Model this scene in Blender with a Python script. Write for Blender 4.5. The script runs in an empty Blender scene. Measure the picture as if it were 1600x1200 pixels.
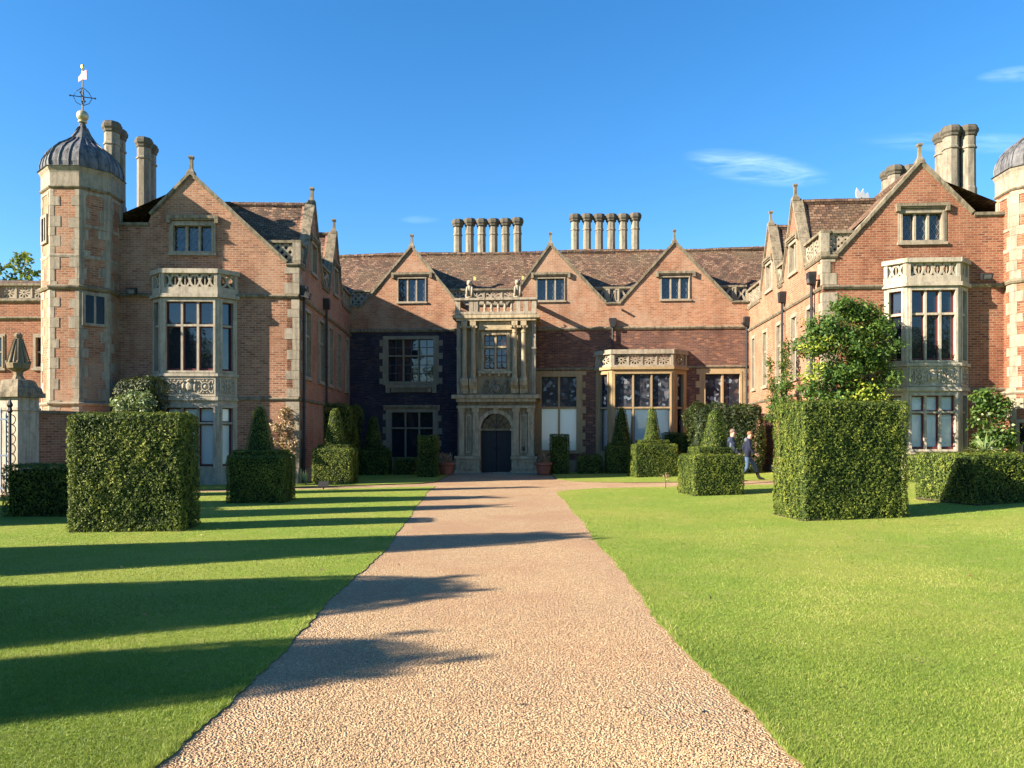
import bpy, bmesh, math, random
import numpy as np
from mathutils import Vector, Matrix
from mathutils.geometry import tessellate_polygon
S = bpy.context.scene
COL = S.collection
R = math.radians
rng = np.random.default_rng(7)
random.seed(7)

# ------------------------------------------------------------------ camera
EYE = 1.6; FPX = 1200.0; HX, HY = 800.0, 685.0      # eye height, focal length and horizon of the 1600x1200 photograph
cd = bpy.data.cameras.new('camera'); cam = bpy.data.objects.new('camera', cd); COL.objects.link(cam)
cam.location = (0, 0, EYE); cam.rotation_euler = (R(90), 0, 0)
cd.sensor_fit = 'HORIZONTAL'; cd.sensor_width = 36.0; cd.lens = 36.0 * FPX / 1600
cd.shift_y = (HY - 600) / 1600; cd.clip_start = 0.05; cd.clip_end = 5000
S.camera = cam

# ------------------------------------------------------------------ light
SUN_AZ, SUN_EL = 70.5, 24.5      # sun behind the left shoulder: degrees off the +Y axis, degrees above the horizon
dh = Vector((math.sin(R(SUN_AZ)), math.cos(R(SUN_AZ)), 0))
sdir = Vector((dh.x * math.cos(R(SUN_EL)), dh.y * math.cos(R(SUN_EL)), -math.sin(R(SUN_EL))))
sl = bpy.data.lights.new('sun', 'SUN'); sun = bpy.data.objects.new('sun', sl); COL.objects.link(sun)
sl.energy = 5.0; sl.angle = R(0.53); sl.color = (1.0, 0.87, 0.70)
sun.rotation_euler = sdir.to_track_quat('-Z', 'Y').to_euler(); sun.location = (-30, -10, 30)
W = bpy.data.worlds.new('World'); S.world = W; W.use_nodes = True
wn = W.node_tree.nodes; wl = W.node_tree.links
for n in list(wn): wn.remove(n)
wout = wn.new('ShaderNodeOutputWorld'); bg = wn.new('ShaderNodeBackground'); sky = wn.new('ShaderNodeTexSky')
sky.sky_type = 'NISHITA'; sky.sun_disc = False; sky.sun_elevation = R(SUN_EL)
sky.sun_rotation = R(180 + SUN_AZ); sky.air_density = 1.0; sky.dust_density = 0.2; sky.ozone_density = 4.0; sky.altitude = 50
SKY_STRENGTH = 0.072
bg.inputs['Strength'].default_value = SKY_STRENGTH
hs = wn.new('ShaderNodeHueSaturation'); hs.inputs['Saturation'].default_value = 1.25; hs.inputs['Value'].default_value = 1.0
wl.new(sky.outputs[0], hs.inputs['Color'])
# thin cirrus wisps
def wmath(op, a, b=None, c=None):
    n = wn.new('ShaderNodeMath'); n.operation = op
    for i, x in enumerate((a, b, c)):
        if x is None: continue
        if isinstance(x, (int, float)): n.inputs[i].default_value = x
        else: wl.new(x, n.inputs[i])
    return n.outputs[0]
tc = wn.new('ShaderNodeTexCoord'); sx = wn.new('ShaderNodeSeparateXYZ'); wl.new(tc.outputs['Generated'], sx.inputs[0])
yy = wmath('MAXIMUM', sx.outputs[1], 0.05)
cu = wmath('DIVIDE', sx.outputs[0], yy); cv = wmath('DIVIDE', sx.outputs[2], yy)
comb = wn.new('ShaderNodeCombineXYZ'); wl.new(cu, comb.inputs[0]); wl.new(cv, comb.inputs[1])
mp = wn.new('ShaderNodeMapping'); mp.inputs['Scale'].default_value = (7, 34, 1); mp.inputs['Rotation'].default_value = (0, 0, R(9))
wl.new(comb.outputs[0], mp.inputs[0])
nz = wn.new('ShaderNodeTexNoise'); nz.inputs['Scale'].default_value = 1.6; nz.inputs['Detail'].default_value = 7; nz.inputs['Roughness'].default_value = 0.62; nz.inputs['Distortion'].default_value = 0.7
wl.new(mp.outputs[0], nz.inputs['Vector'])
def wisp(u0, v0, hu, hv, tilt, amt):
    du = wmath('DIVIDE', wmath('SUBTRACT', cu, u0), hu)
    dv = wmath('DIVIDE', wmath('SUBTRACT', wmath('SUBTRACT', cv, v0), wmath('MULTIPLY', wmath('SUBTRACT', cu, u0), tilt)), hv)
    r2 = wmath('ADD', wmath('POWER', wmath('ABSOLUTE', du), 2.0), wmath('POWER', wmath('ABSOLUTE', dv), 2.0))
    m = wn.new('ShaderNodeMapRange'); m.interpolation_type = 'SMOOTHSTEP'
    wl.new(r2, m.inputs[0]); m.inputs[1].default_value = 1.0; m.inputs[2].default_value = 0.0; m.inputs[3].default_value = 0; m.inputs[4].default_value = amt
    return m.outputs[0]
wa = wisp(0.318, 0.352, 0.105, 0.024, -0.13, 1.0)
for args in ((0.60, 0.385, 0.16, 0.016, -0.02, 0.45), (0.66, 0.475, 0.06, 0.012, 0.1, 0.6), (-0.12, 0.285, 0.03, 0.006, 0, 0.35)):
    wa = wmath('MAXIMUM', wa, wisp(*args))
nr = wn.new('ShaderNodeMapRange'); wl.new(nz.outputs[0], nr.inputs[0]); nr.inputs[1].default_value = 0.36; nr.inputs[2].default_value = 0.72
wfac = wmath('MULTIPLY', wmath('MULTIPLY', wa, nr.outputs[0]), 0.40)
wmix = wn.new('ShaderNodeMix'); wmix.data_type = 'RGBA'
wl.new(wfac, wmix.inputs[0]); wl.new(hs.outputs[0], wmix.inputs[6]); wmix.inputs[7].default_value = (5.2, 6.6, 8.2, 1)
wl.new(wmix.outputs[2], bg.inputs['Color']); wl.new(bg.outputs[0], wout.inputs[0])
S.view_settings.view_transform = 'Standard'; S.view_settings.look = 'None'; S.view_settings.gamma = 1.0
S.view_settings.exposure = 1.9
S.view_settings.use_curve_mapping = False
S.render.engine = 'CYCLES'
S.cycles.max_bounces = 6; S.cycles.diffuse_bounces = 3; S.cycles.transparent_max_bounces = 8
S.cycles.use_denoising = True

# ------------------------------------------------------------------ materials
def _n(t, typ, **kw):
    n = t.nodes.new(typ)
    for k, v in kw.items(): setattr(n, k, v)
    return n
def new_mat(name, rough=0.8, spec=0.3):
    m = bpy.data.materials.new(name); m.use_nodes = True
    t = m.node_tree; b = t.nodes['Principled BSDF']
    b.inputs['Roughness'].default_value = rough; b.inputs['Specular IOR Level'].default_value = spec
    return m, t, b
def lk(t, a, b): t.links.new(a, b)
def noise(t, scale, detail=4, rough=0.6, vec=None, dim='3D'):
    n = _n(t, 'ShaderNodeTexNoise'); n.inputs['Scale'].default_value = scale; n.inputs['Detail'].default_value = detail; n.inputs['Roughness'].default_value = rough
    if vec is None:
        g = _n(t, 'ShaderNodeNewGeometry'); vec = g.outputs['Position']
    lk(t, vec, n.inputs['Vector']); return n.outputs['Fac']
def ramp(t, fac, stops):
    r = _n(t, 'ShaderNodeValToRGB'); e = r.color_ramp.elements
    while len(e) > 1: e.remove(e[-1])
    e[0].position = stops[0][0]; e[0].color = (*stops[0][1], 1)
    for p, c in stops[1:]:
        x = e.new(p); x.color = (*c, 1)
    lk(t, fac, r.inputs[0]); return r.outputs[0]
def mixc(t, fac, a, b, mode='MIX'):
    m = _n(t, 'ShaderNodeMix', data_type='RGBA', blend_type=mode)
    for i, x in ((0, fac), (6, a), (7, b)):
        if isinstance(x, (int, float)): m.inputs[i].default_value = x
        elif isinstance(x, tuple): m.inputs[i].default_value = (*x, 1)
        else: lk(t, x, m.inputs[i])
    return m.outputs[2]
def mrange(t, x, a, b, c=0.0, d=1.0):
    m = _n(t, 'ShaderNodeMapRange'); lk(t, x, m.inputs[0])
    for i, v in zip((1, 2, 3, 4), (a, b, c, d)): m.inputs[i].default_value = v
    return m.outputs[0]
def bump(t, b, h, strength, dist=0.02):
    bn = _n(t, 'ShaderNodeBump'); bn.inputs['Strength'].default_value = strength; bn.inputs['Distance'].default_value = dist
    lk(t, h, bn.inputs['Height']); lk(t, bn.outputs[0], b.inputs['Normal'])
def uvn(t): return _n(t, 'ShaderNodeUVMap', uv_map='UVMap').outputs[0]

def brick_mat(name, cols, mortar, wear, wear_amt=0.4, bw=0.228, rh=0.077, msize=0.011, grey=None):
    """cols: three brick colours picked brick by brick; wear: pale bloom and repairs in patches"""
    m, t, b = new_mat(name, 0.88, 0.2); uv = uvn(t)
    br = _n(t, 'ShaderNodeTexBrick'); lk(t, uv, br.inputs['Vector'])
    br.inputs['Scale'].default_value = 1; br.inputs['Brick Width'].default_value = bw; br.inputs['Row Height'].default_value = rh
    br.inputs['Mortar Size'].default_value = msize; br.inputs['Mortar Smooth'].default_value = 0.3; br.inputs['Bias'].default_value = 0.0
    br.inputs['Color1'].default_value = (0, 0, 0, 1); br.inputs['Color2'].default_value = (1, 1, 1, 1); br.inputs['Mortar'].default_value = (.5, .5, .5, 1)
    bc = ramp(t, br.outputs['Color'], [(0.0, cols[0]), (0.35, cols[1]), (0.62, cols[1]), (1.0, cols[2])])
    n1 = noise(t, 0.55, 5, 0.65); n2 = noise(t, 3.0, 5, 0.7); n3 = noise(t, 40, 2)
    bc = mixc(t, mrange(t, n2, 0.35, 0.72, 0.0, 0.75), bc, tuple(c * 0.5 for c in cols[1]))
    pat = mrange(t, n1, 0.47, 0.62, 0.0, wear_amt)
    bc = mixc(t, pat, bc, wear)
    if grey is not None:
        n4 = noise(t, 1.3, 6, 0.7); bc = mixc(t, mrange(t, n4, 0.55, 0.75, 0, 0.6), bc, grey)
    c = mixc(t, br.outputs['Fac'], bc, mortar)
    c = mixc(t, mrange(t, n3, 0.3, 0.7, 0, 0.25), c, tuple(x * 0.5 for x in cols[1]))
    g = _n(t, 'ShaderNodeNewGeometry'); mpx = _n(t, 'ShaderNodeMapping'); mpx.inputs['Scale'].default_value = (1.1, 1.1, 0.5); lk(t, g.outputs['Position'], mpx.inputs[0])
    n5 = noise(t, 1.0, 6, 0.68, mpx.outputs[0]); c = mixc(t, mrange(t, n5, 0.48, 0.66, 0, 0.5), c, tuple(x * 0.42 for x in cols[1]))
    n6 = noise(t, 5.5, 3, 0.6); c = mixc(t, mrange(t, n6, 0.62, 0.72, 0, 0.55), c, tuple(0.5 * x + 0.5 * y for x, y in zip(mortar, wear)))
    lk(t, c, b.inputs['Base Color'])
    inv = mrange(t, br.outputs['Fac'], 0, 1, 1, 0)
    hsum = _n(t, 'ShaderNodeMath', operation='ADD'); lk(t, inv, hsum.inputs[0]); lk(t, n3, hsum.inputs[1])
    bump(t, b, hsum.outputs[0], 0.7, 0.012); return m

def stone_mat(name, base, dark, pale, lichen=0.35, rough=0.9):
    m, t, b = new_mat(name, rough, 0.2)
    n1 = noise(t, 0.9, 5, 0.65); n2 = noise(t, 6, 5, 0.7); n3 = noise(t, 45, 3)
    c = mixc(t, mrange(t, n1, 0.35, 0.65), base, pale)
    c = mixc(t, mrange(t, n2, 0.48, 0.72, 0, lichen), c, dark)
    c = mixc(t, mrange(t, n3, 0.3, 0.8, 0, 0.25), c, dark)
    g = _n(t, 'ShaderNodeNewGeometry'); mpx = _n(t, 'ShaderNodeMapping'); mpx.inputs['Scale'].default_value = (7, 7, 0.9); lk(t, g.outputs['Position'], mpx.inputs[0])
    n4 = noise(t, 1.0, 5, 0.7, mpx.outputs[0]); c = mixc(t, mrange(t, n4, 0.45, 0.68, 0, lichen * 1.3), c, tuple(0.9 * x for x in dark))
    oi = _n(t, 'ShaderNodeObjectInfo')
    c = mixc(t, mrange(t, oi.outputs['Random'], 0, 1, 0, 0.42), c, tuple(0.62 * x for x in base))
    lk(t, c, b.inputs['Base Color'])
    add = _n(t, 'ShaderNodeMath', operation='ADD'); lk(t, n2, add.inputs[0]); lk(t, n3, add.inputs[1])
    bump(t, b, add.outputs[0], 0.45, 0.015); return m

def plain_mat(name, col, rough=0.6, spec=0.4, metal=0.0, var=0.25, vs=5.0, bmp=0.0):
    m, t, b = new_mat(name, rough, spec); b.inputs['Metallic'].default_value = metal
    n1 = noise(t, vs, 4); c = mixc(t, mrange(t, n1, 0.3, 0.7, 0, var), col, tuple(x * 0.45 for x in col))
    lk(t, c, b.inputs['Base Color'])
    if bmp: bump(t, b, noise(t, vs * 4, 3), bmp, 0.01)
    return m

def tile_mat(name):
    m, t, b = new_mat(name, 0.85, 0.25); uv = uvn(t)
    br = _n(t, 'ShaderNodeTexBrick'); lk(t, uv, br.inputs['Vector'])
    br.inputs['Scale'].default_value = 1; br.inputs['Brick Width'].default_value = 0.19; br.inputs['Row Height'].default_value = 0.125
    br.inputs['Mortar Size'].default_value = 0.012; br.inputs['Mortar Smooth'].default_value = 0.2; br.inputs['Bias'].default_value = 0
    br.inputs['Color1'].default_value = (0, 0, 0, 1); br.inputs['Color2'].default_value = (1, 1, 1, 1); br.inputs['Mortar'].default_value = (.4, .4, .4, 1)
    c = ramp(t, br.outputs['Color'], [(0, (0.055, 0.032, 0.023)), (0.4, (0.115, 0.062, 0.038)), (0.7, (0.155, 0.085, 0.05)), (1, (0.24, 0.15, 0.095))])
    n1 = noise(t, 0.7, 5, 0.65); n2 = noise(t, 9, 5, 0.75)
    c = mixc(t, mrange(t, n1, 0.42, 0.7, 0, 0.6), c, (0.13, 0.105, 0.06))
    c = mixc(t, mrange(t, n2, 0.60, 0.72, 0, 0.8), c, (0.34, 0.30, 0.20))
    c = mixc(t, br.outputs['Fac'], c, (0.045, 0.03, 0.025)); lk(t, c, b.inputs['Base Color'])
    # each course steps down to the next: sawtooth across the row height
    sp = _n(t, 'ShaderNodeSeparateXYZ'); lk(t, uv, sp.inputs[0])
    dv = _n(t, 'ShaderNodeMath', operation='DIVIDE'); lk(t, sp.outputs[1], dv.inputs[0]); dv.inputs[1].default_value = 0.125
    fr = _n(t, 'ShaderNodeMath', operation='FRACT'); lk(t, dv.outputs[0], fr.inputs[0])
    h = _n(t, 'ShaderNodeMath', operation='SUBTRACT'); lk(t, n2, h.inputs[0]); lk(t, fr.outputs[0], h.inputs[1])
    h2 = _n(t, 'ShaderNodeMath', operation='SUBTRACT'); lk(t, h.outputs[0], h2.inputs[0]); lk(t, br.outputs['Fac'], h2.inputs[1])
    bump(t, b, h2.outputs[0], 0.8, 0.03); return m

def leaf_mat(name, stops, trans=0.25, rough=0.55, spec=0.3):
    m = bpy.data.materials.new(name); m.use_nodes = True; t = m.node_tree; b = t.nodes['Principled BSDF']
    at = _n(t, 'ShaderNodeAttribute', attribute_name='shade')
    c = ramp(t, at.outputs['Fac'], stops); lk(t, c, b.inputs['Base Color'])
    b.inputs['Roughness'].default_value = rough; b.inputs['Specular IOR Level'].default_value = spec
    tr = _n(t, 'ShaderNodeBsdfTranslucent'); lk(t, mixc(t, 0.35, c, (0.30, 0.36, 0.03)), tr.inputs['Color'])
    mx = _n(t, 'ShaderNodeMixShader'); mx.inputs[0].default_value = trans
    lk(t, b.outputs[0], mx.inputs[1]); lk(t, tr.outputs[0], mx.inputs[2]); lk(t, mx.outputs[0], t.nodes['Material Output'].inputs[0]); return m

M = {}
M['brick_left'] = brick_mat('brick_left', [(0.15, 0.055, 0.034), (0.34, 0.145, 0.078), (0.46, 0.235, 0.14)], (0.36, 0.265, 0.185), (0.40, 0.235, 0.145), 0.45, grey=(0.21, 0.165, 0.13))
M['brick_right'] = brick_mat('brick_right', [(0.11, 0.038, 0.026), (0.28, 0.092, 0.046), (0.39, 0.165, 0.088)], (0.30, 0.21, 0.14), (0.33, 0.145, 0.08), 0.4, grey=(0.17, 0.10, 0.07))
M['brick_side'] = brick_mat('brick_side', [(0.26, 0.095, 0.055), (0.35, 0.14, 0.08), (0.42, 0.21, 0.125)], (0.36, 0.25, 0.17), (0.40, 0.23, 0.145), 0.5, grey=(0.30, 0.21, 0.16))
M['brick_gable'] = brick_mat('brick_gable', [(0.20, 0.075, 0.042), (0.36, 0.15, 0.076), (0.44, 0.235, 0.14)], (0.34, 0.25, 0.175), (0.39, 0.265, 0.18), 0.6, grey=(0.27, 0.215, 0.17))
M['brick_dark_shaded'] = brick_mat('brick_dark_shaded', [(0.016, 0.018, 0.034), (0.032, 0.031, 0.050), (0.12, 0.068, 0.058)], (0.062, 0.058, 0.072), (0.04, 0.036, 0.052), 0.4)  # dark brick with the deep shade left of the porch coloured in as blue-black
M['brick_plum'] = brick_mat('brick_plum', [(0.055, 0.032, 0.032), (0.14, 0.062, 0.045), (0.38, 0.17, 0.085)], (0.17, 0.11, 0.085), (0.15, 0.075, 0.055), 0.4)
M['stone'] = stone_mat('stone', (0.33, 0.275, 0.20), (0.10, 0.086, 0.066), (0.40, 0.34, 0.255), 0.55)
M['stone_grey'] = stone_mat('stone_grey', (0.23, 0.195, 0.14), (0.09, 0.078, 0.058), (0.28, 0.24, 0.18))
M['stone_dark'] = stone_mat('stone_dark', (0.27, 0.21, 0.125), (0.075, 0.06, 0.04), (0.34, 0.265, 0.165), 0.55)
M['stone_gold'] = stone_mat('stone_gold', (0.35, 0.245, 0.125), (0.16, 0.115, 0.065), (0.40, 0.29, 0.16), 0.35)
M['stone_pale'] = stone_mat('stone_pale', (0.41, 0.355, 0.265), (0.125, 0.108, 0.082), (0.48, 0.42, 0.325), 0.5)
M['coping'] = stone_mat('coping', (0.22, 0.18, 0.12), (0.055, 0.048, 0.036), (0.29, 0.245, 0.17), 0.7)
M['chimney'] = stone_mat('chimney', (0.25, 0.215, 0.16), (0.075, 0.066, 0.052), (0.31, 0.27, 0.205), 0.65)
M['chimney_cap'] = stone_mat('chimney_cap', (0.10, 0.088, 0.066), (0.03, 0.027, 0.021), (0.14, 0.125, 0.095), 0.5)
M['tile'] = tile_mat('tile')
M['lead'] = stone_mat('lead', (0.125, 0.125, 0.13), (0.022, 0.022, 0.026), (0.19, 0.19, 0.192), 0.75, 0.5)
M['lead_line'] = plain_mat('lead_line', (0.055, 0.06, 0.07), 0.6)
M['came'] = plain_mat('came', (0.17, 0.18, 0.19), 0.5)
M['iron'] = plain_mat('iron', (0.018, 0.018, 0.02), 0.55)
M['iron_blue'] = plain_mat('iron_blue', (0.25, 0.33, 0.42), 0.5)
M['sash_red'] = plain_mat('sash_red', (0.10, 0.018, 0.016), 0.5)
M['oak'] = plain_mat('oak', (0.006, 0.007, 0.010), 0.6, var=0.5, vs=8)
M['gold'] = plain_mat('gold', (0.75, 0.52, 0.16), 0.35, 0.5, 0.85, 0.2)
M['gold_ball'] = plain_mat('gold_ball', (0.50, 0.42, 0.26), 0.45, 0.5, 0.5, 0.4)
M['flag_red'] = plain_mat('flag_red', (0.42, 0.07, 0.05), 0.5)
M['white_paint'] = plain_mat('white_paint', (0.75, 0.74, 0.7), 0.5)
M['terracotta'] = plain_mat('terracotta', (0.30, 0.10, 0.06), 0.75, var=0.5, bmp=0.2)
M['paving'] = stone_mat('paving', (0.26, 0.22, 0.17), (0.12, 0.1, 0.08), (0.32, 0.28, 0.22))
M['turf_edge'] = plain_mat('turf_edge', (0.13, 0.10, 0.045), 0.95, var=0.6, vs=14, bmp=0.5)
M['soil'] = plain_mat('soil', (0.05, 0.036, 0.022), 0.95, var=0.6, vs=12, bmp=0.5)
M['blind'] = plain_mat('blind', (0.86, 0.89, 0.90), 0.6, var=0.08, vs=0.8)
M['interior'] = plain_mat('interior', (0.012, 0.012, 0.014), 0.9)
def glass_mat(name, base, wav=0.06, ior=1.62):
    m, t, b = new_mat(name, 0.03, 0.6); b.inputs['Base Color'].default_value = (*base, 1); b.inputs['IOR'].default_value = ior
    bump(t, b, noise(t, 2.2, 2), wav, 0.05); return m
M['glass'] = glass_mat('glass', (0.012, 0.016, 0.024))
M['glass_lead'] = glass_mat('glass_lead', (0.022, 0.028, 0.038), 0.25, 1.62)
M['glass_dark'] = glass_mat('glass_dark', (0.008, 0.009, 0.012), 0.1, 1.25)
M['stone_porch'] = stone_mat('stone_porch', (0.44, 0.345, 0.215), (0.12, 0.098, 0.064), (0.52, 0.42, 0.27), 0.6)
def stained():
    m, t, b = new_mat('stained_glass', 0.3, 0.15); uv = uvn(t)
    v = _n(t, 'ShaderNodeTexVoronoi'); v.inputs['Scale'].default_value = 7; lk(t, uv, v.inputs['Vector'])
    sp = _n(t, 'ShaderNodeSeparateColor'); lk(t, v.outputs['Color'], sp.inputs[0])
    c = ramp(t, sp.outputs[0], [(0, (0.012, 0.014, 0.022)), (0.5, (0.02, 0.022, 0.03)), (0.7, (0.05, 0.045, 0.05)), (0.88, (0.05, 0.065, 0.085)), (0.95, (0.20, 0.24, 0.28)), (1, (0.08, 0.035, 0.02))])
    lk(t, c, b.inputs['Base Color']); bump(t, b, v.outputs['Distance'], 0.3, 0.02); return m
M['stained'] = stained()
def glass_clear():
    m = bpy.data.materials.new('glass_clear'); m.use_nodes = True; t = m.node_tree
    b = t.nodes['Principled BSDF']; t.nodes.remove(b)
    g = _n(t, 'ShaderNodeBsdfGlossy'); g.inputs['Roughness'].default_value = 0.03
    tr = _n(t, 'ShaderNodeBsdfTransparent'); tr.inputs[0].default_value = (0.95, 0.97, 0.98, 1)
    f = _n(t, 'ShaderNodeFresnel'); f.inputs[0].default_value = 1.5
    mx = _n(t, 'ShaderNodeMixShader'); lk(t, f.outputs[0], mx.inputs[0]); lk(t, tr.outputs[0], mx.inputs[1]); lk(t, g.outputs[0], mx.inputs[2])
    lk(t, mx.outputs[0], t.nodes['Material Output'].inputs[0]); return m
M['glass_clear'] = glass_clear()
M['yew'] = leaf_mat('yew', [(0, (0.020, 0.038, 0.010)), (0.40, (0.068, 0.105, 0.017)), (0.8, (0.18, 0.21, 0.030)), (1, (0.32, 0.33, 0.055))], 0.15, 0.6, 0.2)
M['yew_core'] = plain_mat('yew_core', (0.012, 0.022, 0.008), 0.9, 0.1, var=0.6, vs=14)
M['shrub'] = leaf_mat('shrub', [(0, (0.02, 0.05, 0.012)), (0.5, (0.055, 0.12, 0.02)), (0.85, (0.12, 0.19, 0.03)), (1, (0.28, 0.32, 0.05))], 0.3)
M['shrub_yellow'] = leaf_mat('shrub_yellow', [(0, (0.10, 0.16, 0.02)), (0.5, (0.24, 0.30, 0.03)), (1, (0.48, 0.50, 0.06))], 0.35)
M['variegated'] = leaf_mat('variegated', [(0, (0.06, 0.10, 0.03)), (0.5, (0.16, 0.22, 0.08)), (1, (0.42, 0.45, 0.28))], 0.2)
M['dry_leaf'] = leaf_mat('dry_leaf', [(0, (0.12, 0.075, 0.04)), (0.5, (0.33, 0.21, 0.11)), (1, (0.5, 0.40, 0.27))], 0.2)
M['laurel'] = leaf_mat('laurel', [(0, (0.008, 0.018, 0.006)), (0.5, (0.022, 0.040, 0.010)), (0.85, (0.06, 0.08, 0.018)), (1, (0.17, 0.17, 0.04))], 0.1)
M['tree_leaf'] = leaf_mat('tree_leaf', [(0, (0.025, 0.055, 0.012)), (0.6, (0.09, 0.14, 0.02)), (1, (0.24, 0.22, 0.04))], 0.3)
M['bark'] = plain_mat('bark', (0.11, 0.085, 0.06), 0.95, var=0.6, vs=20, bmp=0.6)
M['grass_blade'] = leaf_mat('grass_blade', [(0, (0.075, 0.125, 0.022)), (0.5, (0.175, 0.255, 0.036)), (0.85, (0.29, 0.345, 0.058)), (1, (0.46, 0.43, 0.16))], 0.35, 0.6)
def grass_ground():
    m, t, b = new_mat('lawn_grass', 0.9, 0.15)
    n1 = noise(t, 0.35, 4, 0.6); n2 = noise(t, 3.5, 5, 0.7); g = _n(t, 'ShaderNodeNewGeometry')
    mp_ = _n(t, 'ShaderNodeMapping'); mp_.inputs['Scale'].default_value = (55, 40, 40); lk(t, g.outputs['Position'], mp_.inputs[0])
    n3 = noise(t, 1.0, 4, 0.75, mp_.outputs[0])
    c = ramp(t, n3, [(0.25, (0.085, 0.14, 0.022)), (0.5, (0.175, 0.25, 0.032)), (0.75, (0.28, 0.335, 0.055))])
    c = mixc(t, mrange(t, n1, 0.42, 0.62, 0, 0.7), c, (0.27, 0.275, 0.055))
    c = mixc(t, mrange(t, n2, 0.52, 0.72, 0, 0.6), c, (0.33, 0.30, 0.10))
    c = mixc(t, mrange(t, n2, 0.2, 0.42, 0.35, 0), c, (0.11, 0.18, 0.018))
    lk(t, c, b.inputs['Base Color']); bump(t, b, n3, 0.9, 0.03); return m
M['lawn'] = grass_ground()
def gravel_mat():
    m, t, b = new_mat('gravel', 0.9, 0.2); g = _n(t, 'ShaderNodeNewGeometry')
    v = _n(t, 'ShaderNodeTexVoronoi'); v.inputs['Scale'].default_value = 60; lk(t, g.outputs['Position'], v.inputs['Vector'])
    sp = _n(t, 'ShaderNodeSeparateColor'); lk(t, v.outputs['Color'], sp.inputs[0])
    c = ramp(t, sp.outputs[0], [(0, (0.30, 0.18, 0.095)), (0.35, (0.43, 0.29, 0.16)), (0.7, (0.51, 0.37, 0.215)), (1, (0.60, 0.47, 0.31))])
    n1 = noise(t, 0.5, 5, 0.65); n2 = noise(t, 2.2, 4, 0.6)
    c = mixc(t, mrange(t, n1, 0.44, 0.60, 0, 0.7), c, (0.39, 0.235, 0.14))
    c = mixc(t, mrange(t, v.outputs['Distance'], 0.3, 0.7, 0, 0.45), c, (0.17, 0.10, 0.055))
    c = mixc(t, mrange(t, n2, 0.5, 0.75, 0, 0.3), c, (0.30, 0.20, 0.12))
    lk(t, c, b.inputs['Base Color'])
    inv = mrange(t, v.outputs['Distance'], 0, 0.7, 1, 0); bump(t, b, inv, 0.9, 0.02); return m
M['gravel'] = gravel_mat()
M['pebble'] = leaf_mat('pebble', [(0, (0.30, 0.18, 0.095)), (0.3, (0.43, 0.29, 0.16)), (0.7, (0.52, 0.38, 0.22)), (1, (0.64, 0.50, 0.33))], 0.0, 0.85)
M['denim'] = plain_mat('denim', (0.07, 0.115, 0.19), 0.9, 0.1, var=0.4, vs=9)
M['navy'] = plain_mat('navy', (0.012, 0.016, 0.035), 0.8, 0.2, var=0.4, vs=9)
M['grey_cloth'] = plain_mat('grey_cloth', (0.11, 0.12, 0.145), 0.9, 0.1)
M['skin'] = plain_mat('skin', (0.55, 0.30, 0.21), 0.6, 0.3, var=0.1)
M['boot'] = plain_mat('boot', (0.014, 0.013, 0.012), 0.6)
M['hair'] = plain_mat('hair', (0.22, 0.10, 0.045), 0.7, var=0.6, vs=40)
M['hair_dark'] = plain_mat('hair_dark', (0.16, 0.11, 0.08), 0.7, var=0.6, vs=40)
def check_mat():
    m, t, b = new_mat('patterned_coat', 0.85, 0.15); g = _n(t, 'ShaderNodeTexCoord')
    v = _n(t, 'ShaderNodeTexVoronoi'); v.inputs['Scale'].default_value = 9; lk(t, g.outputs['Object'], v.inputs['Vector'])
    c = ramp(t, v.outputs['Distance'], [(0.2, (0.012, 0.016, 0.032)), (0.6, (0.018, 0.025, 0.05)), (0.75, (0.12, 0.14, 0.18))]); lk(t, c, b.inputs['Base Color']); return m
M['coat'] = check_mat()

# ------------------------------------------------------------------ mesh helpers
def link_obj(name, me, parent=None):
    o = bpy.data.objects.new(name, me); COL.objects.link(o)
    if parent is not None: o.parent = parent
    return o
def tag(o, label=None, cat=None, group=None, kind=None):
    if label: o['label'] = label
    if cat: o['category'] = cat
    if group: o['group'] = group
    if kind: o['kind'] = kind
    return o
def thing(name, label, cat, loc=(0, 0, 0), rz=0.0, group=None):
    o = bpy.data.objects.new(name, None); COL.objects.link(o); o.empty_display_size = 0.3
    o.location = loc; o.rotation_euler = (0, 0, rz); return tag(o, label, cat, group)

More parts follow.
